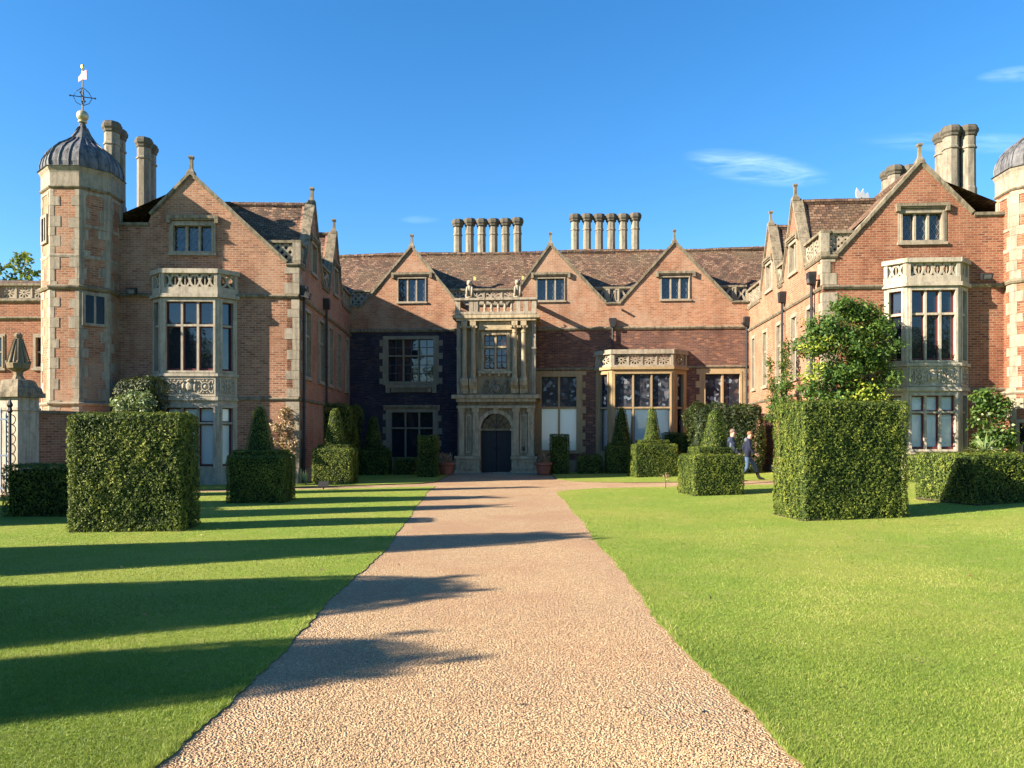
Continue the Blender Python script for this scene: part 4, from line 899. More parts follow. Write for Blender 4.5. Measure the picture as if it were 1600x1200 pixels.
fan = [(da1, zsp + 0.04)] + [(dc + dr * math.cos(t), zsp + 0.04 + (ztp - zsp - 0.04) * math.sin(t)) for t in np.linspace(0, math.pi, 17)[1:-1]] + [(da0, zsp + 0.04)]
m = MB(); P.panel(m, fan, [], d + 0.36, d + 0.37); fo = m.build('fanlight', 'glass_dark', PR_)
m = MB(); P.box(m, da0, da1, zsp - 0.05, zsp + 0.04, d + 0.25, d + 0.42); m.build('transom', 'stone_dark', PR_)
m = MB()
for t in np.linspace(0, math.pi, 7)[1:-1]: P.stroke(m, [(dc, zsp + 0.05), (dc + dr * 0.95 * math.cos(t), zsp + 0.04 + (ztp - zsp - 0.08) * math.sin(t))], 0.03, d + 0.33, d + 0.355)
P.stroke(m, [(dc + dr * 0.55 * math.cos(t), zsp + 0.04 + (ztp - zsp - 0.04) * 0.55 * math.sin(t)) for t in np.linspace(0, math.pi, 12)], 0.03, d + 0.331, d + 0.354); m.build('glazing_bars', 'oak', fo)
# lower pilasters on pedestals, sunk panels between them
for xa, xb in ((718, 726), (739, 748), (802, 811), (825, 834)):
    m = MB(); a0_, a1_ = pa(xa), pa(xb); P.box(m, a0_, a1_, pz(712), pz(642), d - 0.13, d + 0.01); P.box(m, a0_ - 0.04, a1_ + 0.04, pz(644), pz(638), d - 0.17, d + 0.01); P.box(m, a0_ - 0.03, a1_ + 0.03, pz(712), pz(709), d - 0.16, d + 0.01)
    P.box(m, a0_ - 0.02, a1_ + 0.02, pz(670.5), pz(668), d - 0.15, d + 0.01); m.build('pilaster', 'stone_porch', PR_)
for xa, xb in ((713, 750), (800, 838)):
    m = MB(); a0_, a1_ = pa(xa), pa(xb); P.box(m, a0_, a1_, 0, pz(717), d - 0.2, d + 0.012); P.box(m, a0_ - 0.05, a1_ + 0.05, pz(717), pz(712.5), d - 0.26, d + 0.012); P.box(m, a0_ - 0.06, a1_ + 0.06, -0.05, 0.16, d - 0.28, d + 0.012)
    P.panel(m, rect(a0_ + 0.1, a1_ - 0.1, 0.22, pz(719)), [rect(a0_ + 0.2, a1_ - 0.2, 0.3, pz(721.5))], d - 0.235, d - 0.2); m.build('pedestal', 'stone_porch', PR_)
for xa, xb in ((728, 737), (813, 823)):
    m = MB(); P.panel(m, rect(pa(xa), pa(xb), pz(707), pz(648)), [rect(pa(xa) + 0.05, pa(xb) - 0.05, pz(705), pz(650))], d - 0.04, d + 0.01); m.build('niche_frame', 'stone_porch', PR_)
m = MB(); P.box(m, pa(816), pa(820), pz(704), pz(698), d - 0.06, d); m.build('bell_pull', 'iron', PR_)
# upper columns: round shafts, capitals, bases, pedestal brackets
for x in (726.5, 740, 804.5, 818.5):
    a_ = pa(x); c_ = P.P(a_, d - 0.14, 0); zb_, zt_ = pz(592), pz(503); m = MB()
    m.lathe([(0.15, zb_), (0.15, zb_ + 0.05), (0.12, zb_ + 0.1), (0.115, zb_ + 0.2), (0.095, zt_ - 0.52), (0.12, zt_ - 0.50), (0.12, zt_ - 0.46), (0.098, zt_ - 0.44), (0.105, zt_ - 0.36), (0.155, zt_ - 0.25), (0.16, zt_ - 0.20)], 12, c_[0], c_[1])
    P.box(m, a_ - 0.13, a_ + 0.13, zt_ - 0.2, zt_, d - 0.3, d + 0.02)
    for sx_ in (-1, 1): P.box(m, a_ + sx_ * 0.15 - 0.04, a_ + sx_ * 0.15 + 0.04, zt_ - 0.3, zt_ - 0.21, d - 0.3, d - 0.02)
    m.build('column', 'stone_porch', PR_)
    m = MB(); zp_ = pz(615); prof = [(0.0, zb_), (-0.30, zb_), (-0.32, zb_ - 0.10), (-0.27, zb_ - 0.3), (-0.14, zb_ - 0.45), (-0.10, zp_), (0.0, zp_)]
    vs = [P.P(a_ - 0.17, d + q, z) for q, z in prof] + [P.P(a_ + 0.17, d + q, z) for q, z in prof]; k = len(prof)
    m.add(vs, [(i, i + k, (i + 1) % k + k, (i + 1) % k) for i in range(k)] + [tuple(range(k)), tuple(reversed(range(k, 2 * k)))]); m.build('column_bracket', 'stone_porch', PR_)
for xa, xb in ((714, 720), (831, 837)):
    m = MB(); P.box(m, pa(xa), pa(xb), pz(616), pz(502), d - 0.05, d + 0.03); P.box(m, pa(xa) - 0.03, pa(xb) + 0.03, pz(546), pz(543), d - 0.09, d + 0.03); m.build('corner_pilaster', 'stone', PR_)
window(P, PR_, wx0, wx1, wz0, wz1, 2, [pz(542)], sur=0.13, sill=0.1, head=0.13, mat='stone_porch', d=d + 0.02, pane='glass_lead', bars=(2, 3, 2), barw=0.035, sash='sash_red', mull=0.09)
m = MB(); P.box(m, pa(747), pa(801), pz(584), pz(580), d - 0.12, d + 0.03)
for x in (750, 765, 780, 795): P.box(m, pa(x) - 0.05, pa(x) + 0.05, pz(588), pz(584), d - 0.1, d + 0.03)
m.build('window_sill', 'stone_porch', PR_); m = MB(); P.box(m, pa(749), pa(798), pz(514), pz(502.5), d - 0.06, d + 0.03); P.box(m, pa(748), pa(800), pz(516), pz(513.5), d - 0.12, d + 0.03); m.build('window_entablature', 'stone_porch', PR_)
m = MB(); ca, cz = pa(775.5), pz(606.5); pass
def blob(a, z, ra, rz_, dp):
    c = P.P(a, d - 0.01, z); m.ball(c, 1.0, 9, 6, (ra, dp, rz_))
blob(ca, cz - 0.03, 0.2, 0.22, 0.09); blob(ca, cz + 0.26, 0.13, 0.09, 0.1); P.stroke(m, [(ca + 0.24 * math.cos(t), cz - 0.03 + 0.26 * math.sin(t)) for t in np.linspace(0, 2 * math.pi, 15)[:-1]], 0.05, d - 0.07, d, True)
for s_ in (-1, 1):
    P.stroke(m, [(ca + s_ * 0.30, cz - 0.30), (ca + s_ * 0.42, cz - 0.15), (ca + s_ * 0.34, cz + 0.02), (ca + s_ * 0.46, cz + 0.16), (ca + s_ * 0.40, cz + 0.30)], 0.12, d - 0.08, d)
    blob(ca + s_ * 0.42, cz + 0.28, 0.1, 0.1, 0.11); P.stroke(m, [(ca + s_ * 0.34, cz + 0.05), (ca + s_ * 0.22, cz + 0.12)], 0.07, d - 0.09, d); P.stroke(m, [(ca + s_ * 0.5, cz - 0.28), (ca + s_ * 0.58, cz - 0.02), (ca + s_ * 0.52, cz + 0.12)], 0.05, d - 0.06, d)
m.build('coat_of_arms', 'coping', PR_)
# balustrade on top
zb_, zt_ = pz(492.5), pz(467); m = MB(); xo0, xo1 = x0 - 0.07, x1 + 0.07
P.box(m, xo0, xo1, zb_, zb_ + 0.12, d - 0.28, d - 0.02); P.box(m, xo0 - 0.04, xo1 + 0.04, zt_ - 0.1, zt_, d - 0.32, d + 0.02)
for xx in (xo0, xo1 - 0.24): P.box(m, xx, xx + 0.24, zb_, zb_ + 0.118, d - 0.022, 0.0); P.box(m, xx - 0.03, xx + 0.27, zt_ - 0.098, zt_ - 0.002, d + 0.021, 0.0)
bo = m.build('balustrade', 'stone', PR_)
for x in (xo0, pa(734), pa(740) + 0.0, pa(806), pa(818), xo1 - 0.22):
    m = MB(); P.box(m, x, x + 0.22, zb_ + 0.12, zt_ - 0.1, d - 0.26, d - 0.04); m.build('post', 'stone', bo)
for x in np.linspace(748, 800, 6):
    a_ = pa(x); c_ = P.P(a_, d - 0.15, 0); m = MB(); h_ = zt_ - zb_ - 0.22; zz = zb_ + 0.12
    m.lathe([(0.07, zz), (0.07, zz + 0.05), (0.045, zz + 0.08), (0.075, zz + h_ * 0.35), (0.04, zz + h_ * 0.75), (0.05, zz + h_ * 0.85), (0.07, zz + h_ - 0.05), (0.07, zz + h_)], 10, c_[0], c_[1]); m.build('baluster', 'stone', bo)
m = MB(); P.box(m, pa(772), pa(799), -0.02, 0.1, d - 0.75, d - 0.3); st = m.build('door_step', 'stone', PR_)
m = MB(); P.box(m, pa(705), pa(846), -0.05, 0.05, d - 0.9, d + 0.3); ps = m.build('paved_step', 'paving', PR_)
# heraldic lions on the porch corners
def lion(x, label):
    a_ = pa(x, d - 0.15); c = PR_.matrix_basis @ Vector(P.P(a_, d - 0.15, zt_))
    L = thing('lion_statue', label, 'statue', tuple(c), crz, 'stone lions on the porch'); m = MB()
    m.box(-0.17, 0.17, -0.17, 0.17, 0, 0.06)
    m.ball((0, 0.06, 0.22), 1, 10, 7, (0.15, 0.2, 0.17)); m.ball((0, -0.02, 0.42), 1, 10, 7, (0.12, 0.13, 0.24)); m.ball((0, -0.06, 0.68), 1, 10, 7, (0.13, 0.13, 0.14)); m.ball((0, -0.18, 0.65), 1, 8, 6, (0.07, 0.09, 0.065))
    for s_ in (-1, 1):
        m.tube([(s_ * 0.1, -0.06, 0.5), (s_ * 0.12, -0.15, 0.3), (s_ * 0.1, -0.14, 0.06)], [0.06, 0.05, 0.045]); m.ball((s_ * 0.15, 0.04, 0.14), 1, 8, 5, (0.07, 0.14, 0.1)); m.ball((s_ * 0.09, -0.03, 0.8), 0.035, 6, 4)
    m.build('lion_body', 'stone', L, True)
    b = MB(); b.tube([(0.16, -0.14, 0.06), (0.16, -0.14, 1.0)], 0.012, 5); b.build('staff', 'iron', L)
    b = MB(); b.ball((0.16, -0.14, 1.03), 0.035, 6, 4); b.add([(0.17, -0.14, 0.98), (0.30, -0.16, 0.93), (0.30, -0.16, 0.80), (0.17, -0.14, 0.78), (0.17, -0.125, 0.98), (0.30, -0.145, 0.93), (0.30, -0.145, 0.80), (0.17, -0.125, 0.78)], [(0, 3, 2, 1), (4, 5, 6, 7), (0, 1, 5, 4), (1, 2, 6, 5), (2, 3, 7, 6), (3, 0, 4, 7)]); b.build('gilded_banner', 'gold', L)
lion(734, 'seated stone lion holding a gilded banner, left corner of the porch top'); lion(809, 'seated stone lion holding a gilded banner, right corner of the porch top')

# ------------------------------------------------------------------ corner towers
def tower(label, cx, cy, rz, zeave, zstr, zlow, Rv, brick, stone, zw=None):
    T = thing('corner_tower', label, 'tower', (cx, cy, 0), rz, None); f0 = R(22.5)
    m = MB(); m.lathe([(Rv + 0.03, -0.1), (Rv + 0.03, zlow), (Rv, zlow + 0.05), (Rv, zeave - 0.62)], 8, 0, 0, f0); m.build('shaft', brick, T)
    def band(z, h, pr, mat, nm):
        m = MB(); m.lathe([(Rv + 0.01, z), (Rv + pr * 0.6, z + 0.02), (Rv + pr, z + h * 0.5), (Rv + pr, z + h * 0.75), (Rv + 0.012, z + h)], 8, 0, 0, f0); return m.build(nm, mat, T)
    band(zstr, 0.17, 0.11, 'coping', 'string_course'); band(zlow, 0.14, 0.12, stone, 'string_course'); band(zstr + 1.05, 0.12, 0.012 + 0.015, stone, 'stone_band'); band(zeave - 0.72, 0.10, 0.07, 'coping', 'string_course')
    m = MB(); m.lathe([(Rv + 0.02, zeave - 0.62), (Rv + 0.02, zeave - 0.2), (Rv + 0.04, zeave - 0.13), (Rv + 0.08, zeave - 0.06), (Rv + 0.10, zeave)], 8, 0, 0, f0); m.build('cornice', stone, T)
    V = [(Rv * math.cos(f0 + k * math.pi / 4), Rv * math.sin(f0 + k * math.pi / 4)) for k in range(8)]
    side = 2 * Rv * math.sin(math.pi / 8); ap = Rv * math.cos(math.pi / 8)
    for k in range(8):                          # quoins wrap the eight arrises
        vx, vy = V[k]; pv, nv = V[k - 1], V[(k + 1) % 8]
        if vy > 0.8 * Rv: continue
        e1 = ((pv[0] - vx) / side, (pv[1] - vy) / side); e2 = ((nv[0] - vx) / side, (nv[1] - vy) / side); u = (vx / Rv, vy / Rv); z = 0.0; q = 0
        while z < zeave - 0.75:
            h = random.uniform(0.26, 0.40); h = min(h, zeave - 0.73 - z)
            w1, w2 = ((0.29, 0.14) if (q + k) % 2 == 0 else (0.14, 0.29)); w1 *= random.uniform(0.8, 1.25); w2 *= random.uniform(0.8, 1.25); pr = random.uniform(0.006, 0.016) + (0.03 if z < zlow else 0)
            if h > 0.1:
                p = [(vx + e1[0] * w1 + u[0] * pr, vy + e1[1] * w1 + u[1] * pr), (vx + u[0] * pr, vy + u[1] * pr), (vx + e2[0] * w2 + u[0] * pr, vy + e2[1] * w2 + u[1] * pr),
                     (vx + e2[0] * w2 - u[0] * 0.1, vy + e2[1] * w2 - u[1] * 0.1), (vx - u[0] * 0.1, vy - u[1] * 0.1), (vx + e1[0] * w1 - u[0] * 0.1, vy + e1[1] * w1 - u[1] * 0.1)]
                m = MB(); m.add([(x, y, z + 0.004) for x, y in p] + [(x, y, z + h - 0.004) for x, y in p], [tuple(reversed(range(6))), tuple(range(6, 12))] + [(i, (i + 1) % 6, (i + 1) % 6 + 6, i + 6) for i in range(6)]); m.build('quoin_stone', stone, T)
            z += h; q += 1
    def face(ang):                              # elevation of the face whose outward normal points to ang degrees
        a = R(ang); p0 = (Rv * math.cos(a - f0), Rv * math.sin(a - f0)); p1 = (Rv * math.cos(a + f0), Rv * math.sin(a + f0)); L = math.hypot(p1[0] - p0[0], p1[1] - p0[1])
        A = ((p1[0] - p0[0]) / L, (p1[1] - p0[1]) / L); e = Elev(T, p0, A, (-A[1], A[0])); e.L = L; return e
    for ang in (-90, -45, -135, 0, 180):        # brick panels framed in stone under the cornice, small windows lower down
        e = face(ang); c = e.L / 2; m = MB(); e.panel(m, rect(c - 0.34, c + 0.34, zeave - 1.95, zeave - 0.78), [rect(c - 0.27, c + 0.27, zeave - 1.86, zeave - 0.87)], -0.022, 0.05)
        if ang != -90: m.build('stone_panel', stone, T)
    def slit(ang, z0, z1, w, cols=2):
        e = face(ang); c = e.L / 2; m = MB(); a0_, a1_ = c - w / 2, c + w / 2; e.panel(m, rect(a0_, a1_, z0, z1), [rect(a0_ + 0.1, a1_ - 0.1, z0 + 0.09, z1 - 0.1)], -0.07, 0.02); wo = m.build('window', stone, T); cw = (w - 0.2) / cols
        for q in range(1, cols): m = MB(); e.box(m, a0_ + 0.1 + q * cw - 0.035, a0_ + 0.1 + q * cw + 0.035, z0 + 0.09, z1 - 0.1, -0.06, 0.02); m.build('mullion', stone, wo)
        for q in range(cols): m = MB(); e.box(m, a0_ + 0.1 + q * cw, a0_ + 0.1 + (q + 1) * cw, z0 + 0.09, z1 - 0.1, -0.034, 0.02); m.build('pane', 'glass_dark', wo)
    zw = zw or []
    for (ang, z0, z1, w, c) in zw: slit(ang, z0, z1, w, c)
    # ogee lead dome with rolls, ball and vane
    k = Rv / 1.45; prof = [(1.62, 0.0), (1.53, 0.05), (1.545, 0.22), (1.48, 0.46), (1.33, 0.74), (1.07, 0.98), (0.76, 1.17), (0.48, 1.38), (0.29, 1.63), (0.17, 1.88), (0.11, 2.05), (0.10, 2.12)]
    m = MB(); m.lathe([(r_ * k * (1.0 if i == 0 else 0.97), zeave + z * 0.90) for i, (r_, z) in enumerate(prof)], 8, 0, 0, f0); dm = m.build('lead_dome', 'lead', T)
    for q in range(8):
        for fr in (0.0, 0.33, 0.66):
            m = MB(); pts = []
            for r_, z in prof[1:-2]:
                a0_, a1_ = f0 + q * math.pi / 4, f0 + (q + 1) * math.pi / 4; rr = r_ * k * 0.975
                if fr and r_ < 0.4: break
                pts.append((rr * (math.cos(a0_) * (1 - fr) + math.cos(a1_) * fr), rr * (math.sin(a0_) * (1 - fr) + math.sin(a1_) * fr), zeave + z * 0.90 + 0.008))
            m.tube(pts, 0.03, 5); m.build('lead_roll', 'lead', dm)
    zt_ = zeave + 2.12 * 0.90; m = MB(); m.lathe([(0.12, zt_ - 0.04), (0.15, zt_), (0.09, zt_ + 0.05)], 10); m.ball((0, 0, zt_ + 0.2), 0.19, 16, 10); v = m.build('ball_finial', 'gold_ball', T, True)
    m = MB(); z = zt_ + 0.35; m.tube([(0, 0, z), (0, 0, z + 1.45)], [0.025, 0.014], 6)
    for t in range(4):
        c_, s_ = math.cos(t * math.pi / 2 + 0.3), math.sin(t * math.pi / 2 + 0.3); m.tube([(0, 0, z + 0.5), (c_ * 0.36, s_ * 0.36, z + 0.5)], 0.016, 5); m.ball((c_ * 0.38, s_ * 0.38, z + 0.5), 0.035, 6, 4)
        m.tube([(c_ * 0.05, s_ * 0.05, z + 0.22), (c_ * 0.2, s_ * 0.2, z + 0.3), (c_ * 0.28, s_ * 0.28, z + 0.48), (c_ * 0.2, s_ * 0.2, z + 0.66), (c_ * 0.04, s_ * 0.04, z + 0.8)], 0.012, 5)
    vane = m.build('vane_arms', 'iron', T)
    m = MB(); pl = [(-0.22, z + 1.06), (0.0, z + 1.10), (0.22, z + 1.05), (0.20, z + 1.38), (0.06, z + 1.34), (-0.02, z + 1.42), (-0.08, z + 1.28), (-0.2, z + 1.22)]
    e = Elev(T, (0, 0), (math.cos(-0.5), math.sin(-0.5)), (-math.sin(-0.5), math.cos(-0.5))); e.panel(m, pl, [], -0.008, 0.008); m.build('vane_flag', 'flag_red', vane)
    m = MB(); m.ball((0, 0, z + 1.52), 0.05, 8, 6, (1, 1, 2)); m.build('vane_tip', 'gold', vane)
    return T
LTX, LTY = -14.62, 26.15
te = EYE + (HY - 278) * LTY / FPX
tower('left octagonal corner tower with ogee lead dome and weathervane', LTX, LTY, 0.034, te, LD['zs'] - 0.0, LD['zl'] - 0.25, 1.21, 'brick_gable', 'stone',
      [(-45, 5.3, 6.4, 0.78, 2), (-135, 8.0, 8.95, 0.6, 2), (-45, 1.0, 2.3, 0.74, 2)])
RTX, RTY = 17.02, 24.75
tower('right octagonal corner tower cut by the picture edge, red brick with pale quoins', RTX, RTY, -0.068, te - 0.30, RD['zs'] - 0.0, RD['zl'] - 0.15, 1.22, 'brick_right', 'stone', [(-90, 4.9, 6.3, 0.7, 1), (-135, 1.0, 2.2, 0.7, 1)])

# ------------------------------------------------------------------ low range, wall, gate at far left
SR = thing('service_range', 'low red brick range with pierced parapet behind the left tower', 'house range', (-23.0, 31.2, 0), 0.0); Q = Elev(SR); zz = lambda y: Q.pz(30, y)
wh = [rect(Q.pa(-28), Q.pa(8), zz(577), zz(522)), rect(Q.pa(52), Q.pa(90), zz(577), zz(522))]
m = MB(); Q.panel(m, rect(0, 8.4, 0, zz(471)), wh, 0, 0.35); m.build('wall', 'brick_right', SR)
for h in wh: window(Q, SR, h[0][0], h[1][0], h[0][1], h[2][1], 2, [h[0][1] + 0.7], sur=0.12, mat='stone', sash='lead_line')
string_course(Q, SR, 0, 8.4, zz(500), 0.14, 0.1); string_course(Q, SR, 0, 8.4, zz(473), 0.14, 0.1, name='cornice'); balustrade(Q, SR, 0, 8.4, zz(470), zz(443), 'wheel', posts=(True, True), mid=(2.1, 4.2, 6.3))
r = MB(); roof_quad(r, (-0.5, 0.8, zz(455)), (9.5, 0.8, zz(455)), (9.5, 3.2, zz(455) + 1.1), (-0.5, 3.2, zz(455) + 1.1), 20, 5); roof_quad(r, (9.5, 5.6, zz(455)), (-0.5, 5.6, zz(455)), (-0.5, 3.2, zz(455) + 1.1), (9.5, 3.2, zz(455) + 1.1), 8, 3); r.build('roof', 'tile', SR)
GW_ = thing('garden_wall', 'old brick garden wall between the gate pier and the left tower', 'wall', (-14.45, 22.5, 0), R(66)); g = Elev(GW_)
m = MB(); g.panel(m, rect(0.42, 3.1, 0, 2.35), [], -0.17, 0.17); m.build('wall_face', 'brick_left', GW_); m = MB(); g.box(m, 0.42, 3.1, 2.352, 2.44, -0.23, 0.23); m.build('wall_coping', 'coping', GW_)
GP = thing('gate_pier', 'stone gate pier topped by an obelisk finial at the left edge', 'gate pier', (-14.27, 22.2, 0), R(-14)); m = MB()
m.box(-0.36, 0.36, -0.36, 0.36, 0, 2.78); m.box(-0.4, 0.4, -0.4, 0.4, -0.05, 0.5); m.box(-0.4, 0.4, -0.4, 0.4, 2.4, 2.48); m.build('pier_shaft', 'stone_pale', GP)
m = MB(); m.box(-0.48, 0.48, -0.48, 0.48, 2.78, 2.92); m.lathe([(0.62, 2.92), (0.58, 3.06), (0.5, 3.1), (0.42, 3.26), (0.3, 3.3)], 4, 0, 0, R(45)); m.build('pier_cap', 'coping', GP)
m = MB(); m.lathe([(0.2, 3.28), (0.12, 3.42), (0.13, 3.52), (0.30, 3.62), (0.33, 3.76), (0.28, 3.78), (0.09, 4.50), (0.115, 4.53), (0.115, 4.60), (0.06, 4.64)], 8, 0, 0, R(22.5))
for k in range(8):
    t = k * math.pi / 4; m.ball((0.28 * math.cos(t), 0.28 * math.sin(t), 3.80), 0.045, 6, 4)
    m.tube([(0.29 * math.cos(t), 0.29 * math.sin(t), 3.78), (0.1 * math.cos(t), 0.1 * math.sin(t), 4.48)], 0.022, 5)
m.build('obelisk_finial', 'stone_dark', GP)
GT = thing('iron_gate', 'wrought iron gate with pale bars beside the gate pier', 'gate', (-13.86, 21.2, 0), R(4))
for k in range(14):
    m = MB(); x = -0.1 - k * 0.13; m.tube([(x, 0, 0.1), (x, 0, 2.2 + 0.1 * (k % 2))], 0.02, 5); m.tube([(x, 0, 2.2 + 0.1 * (k % 2)), (x, 0, 2.38 + 0.1 * (k % 2))], [0.03, 0.002], 5); m.build('bar', 'iron_blue', GT)
for z in (0.2, 1.1, 2.1):
    m = MB(); m.box(-1.85, -0.03, -0.02, 0.02, z, z + 0.05); m.build('rail', 'iron_blue', GT)
m = MB(); m.tube([(0.0, 0, 0), (0.0, 0, 2.3)], 0.04, 6)
for k in range(7):
    z = 0.5 + k * 0.27; m.tube([(0.03 + 0.12 * math.sin(t), 0, z + 0.14 * math.cos(t)) for t in np.linspace(0, 5.5, 10)], 0.014, 5)
m.lathe([(0.005, 2.25), (0.08, 2.35), (0.05, 2.45), (0.09, 2.52), (0.005, 2.7)], 6, 0, 0); m.build('scrolled_post', 'iron', GT)
# floodlights on the string courses
def floodlight(E, x, y, d, label, yaw=0.0):
    a, z = E.px(x, y, d); c = E.mw @ Vector(E.P(a, d, z)); F_ = thing('floodlight', label, 'floodlight', tuple(c), E.root.rotation_euler[2] + math.atan2(E.A[1], E.A[0]), 'floodlights on the walls'); m = MB()
    m.add([(-0.17, -0.16, 0.06), (0.17, -0.16, 0.06), (0.17, 0.0, 0.12), (-0.17, 0.0, 0.12), (-0.15, -0.10, -0.13), (0.15, -0.10, -0.13), (0.13, 0.08, -0.06), (-0.13, 0.08, -0.06)], [(0, 1, 2, 3), (4, 7, 6, 5), (0, 4, 5, 1), (1, 5, 6, 2), (2, 6, 7, 3), (3, 7, 4, 0)]); m.build('lamp_housing', 'iron', F_)
    m = MB(); m.add([(-0.12, -0.158, 0.03), (-0.11, -0.118, -0.10), (0.11, -0.118, -0.10), (0.12, -0.158, 0.03)], [(0, 1, 2, 3)]); m.build('lens', 'lead', F_)
    m = MB(); m.box(-0.03, 0.03, 0.06, 0.3, -0.04, 0.0); m.build('bracket', 'iron', F_)
floodlight(LE, 207, 455, -0.26, 'black floodlight on the left wing between tower and bay'); floodlight(RE, 1540, 432, -0.26, 'black floodlight on the right wing between bay and tower')
floodlight(LI, 479, 462, -0.26, 'black floodlight on the shaded side wall of the left wing near its corner'); floodlight(RI, 1269, 437, -0.26, 'black floodlight on the sunlit side wall of the right wing')
# small vane far behind on the right wing roof
V = thing('weathervane', 'small white weathervane standing on the ridge of the right wing roof', 'weathervane', (13.45, 29.6, 10.15), 0.2); m = MB(); m.tube([(0, 0, -0.4), (0, 0, 0.75)], 0.02, 5); m.tube([(-0.3, 0, 0.45), (0.3, 0, 0.45)], 0.014, 5); m.tube([(0, -0.3, 0.45), (0, 0.3, 0.45)], 0.014, 5); m.build('vane_pole', 'iron', V)
e = Elev(V); m = MB(); e.panel(m, [(-0.22, 0.75), (-0.08, 0.62), (0.2, 0.6), (0.36, 0.72), (0.3, 0.95), (0.16, 0.86), (0.1, 1.08), (-0.02, 0.92), (-0.18, 1.1), (-0.24, 0.9)], [], -0.01, 0.01); m.build('vane_plate', 'white_paint', V)

# ------------------------------------------------------------------ clipped yews and other plants
_wv = rng.normal(size=(36, 3)) * np.array([30] * 14 + [55] * 14 + [5] * 8)[:, None]; _wp = rng.uniform(0, 6.28, 36)
def lump(p): return sum(np.cos(p @ _wv[i] + _wp[i]) for i in range(36)) / 8.0
def rbox_pts(n, w, d, h, r):
    hx, hy = w / 2, d / 2; A = np.array([w * h, w * h, d * h, d * h, w * d]); f = rng.choice(5, n, p=A / A.sum()); u, v = rng.uniform(-1, 1, n), rng.uniform(0, 1, n); w2 = rng.uniform(-1, 1, n)
    p = np.empty((n, 3)); p[:, 0] = np.select([f == 0, f == 1, f == 2, f == 3], [u * hx, u * hx, -hx + 0 * u, hx + 0 * u], u * hx)
    p[:, 1] = np.select([f == 0, f == 1, f == 2, f == 3], [-hy + 0 * u, hy + 0 * u, u * hy, u * hy], w2 * hy); p[:, 2] = np.where(f == 4, h, v * h)
    return round_off(p, w, d, h, r)
def round_off(p, w, d, h, r):
    q = p.copy(); q[:, 0] = np.clip(q[:, 0], -w / 2 + r, w / 2 - r); q[:, 1] = np.clip(q[:, 1], -d / 2 + r, d / 2 - r); q[:, 2] = np.clip(q[:, 2], 0.0, h - r)
    nn = p - q; l = np.linalg.norm(nn, axis=1)[:, None]; nn = np.where(l > 1e-6, nn / np.maximum(l, 1e-6), np.array([0, 0, 1.0])); return q + nn * r, nn
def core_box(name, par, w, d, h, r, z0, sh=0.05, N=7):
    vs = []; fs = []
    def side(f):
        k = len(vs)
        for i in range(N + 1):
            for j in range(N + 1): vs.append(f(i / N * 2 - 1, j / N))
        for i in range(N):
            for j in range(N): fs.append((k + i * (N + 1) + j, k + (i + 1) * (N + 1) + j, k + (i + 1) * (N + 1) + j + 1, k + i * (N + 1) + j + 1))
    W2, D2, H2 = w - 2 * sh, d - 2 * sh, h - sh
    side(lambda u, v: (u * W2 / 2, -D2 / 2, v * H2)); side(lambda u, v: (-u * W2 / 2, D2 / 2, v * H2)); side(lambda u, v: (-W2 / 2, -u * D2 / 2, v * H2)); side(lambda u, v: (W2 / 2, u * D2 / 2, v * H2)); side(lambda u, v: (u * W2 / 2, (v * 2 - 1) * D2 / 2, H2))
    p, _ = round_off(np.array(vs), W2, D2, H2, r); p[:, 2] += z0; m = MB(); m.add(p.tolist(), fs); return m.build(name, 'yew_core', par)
def yew_block(par, nm, w, d, h, z0=0.0, r=0.09, dens=2400, lf=0.05, off=(0, 0), mat='yew', rough=1.0, wave=0.0):
    n = int((2 * (w + d) * h + w * d) * dens); p, nn = rbox_pts(n, w, d, h, min(r, h * 0.45, w * 0.45, d * 0.45))
    L = lump(p + rng.uniform(-9, 9, 3)); p = p + nn * (rough * (0.034 * L - 0.008 + rng.normal(0, 0.008, n)))[:, None]
    if wave: p = p + nn * (wave * np.cos(p @ np.array([2.1, 1.7, 2.9]) + 1.0) + wave * 0.6 * np.cos(p @ np.array([4.9, -3.7, 4.1])))[:, None]
    p[:, 0] += off[0]; p[:, 1] += off[1]; p[:, 2] += z0
    o = leaf_cloud('foliage', mat, par, p, nn, lf, lf * 0.36, 0.3, np.clip(0.40 + 0.26 * L + rng.normal(0, 0.18, n), 0, 1), rnd=0.32); o.name = nm
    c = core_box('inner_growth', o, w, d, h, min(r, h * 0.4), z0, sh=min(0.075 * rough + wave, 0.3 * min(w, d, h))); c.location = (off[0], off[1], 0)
    if z0 == 0.0: sb = MB(); sb.box(-w / 2 + 0.02, w / 2 - 0.02, -d / 2 + 0.02, d / 2 - 0.02, -0.03, 0.022); sb.build('bare_soil', 'soil', o)
    return o
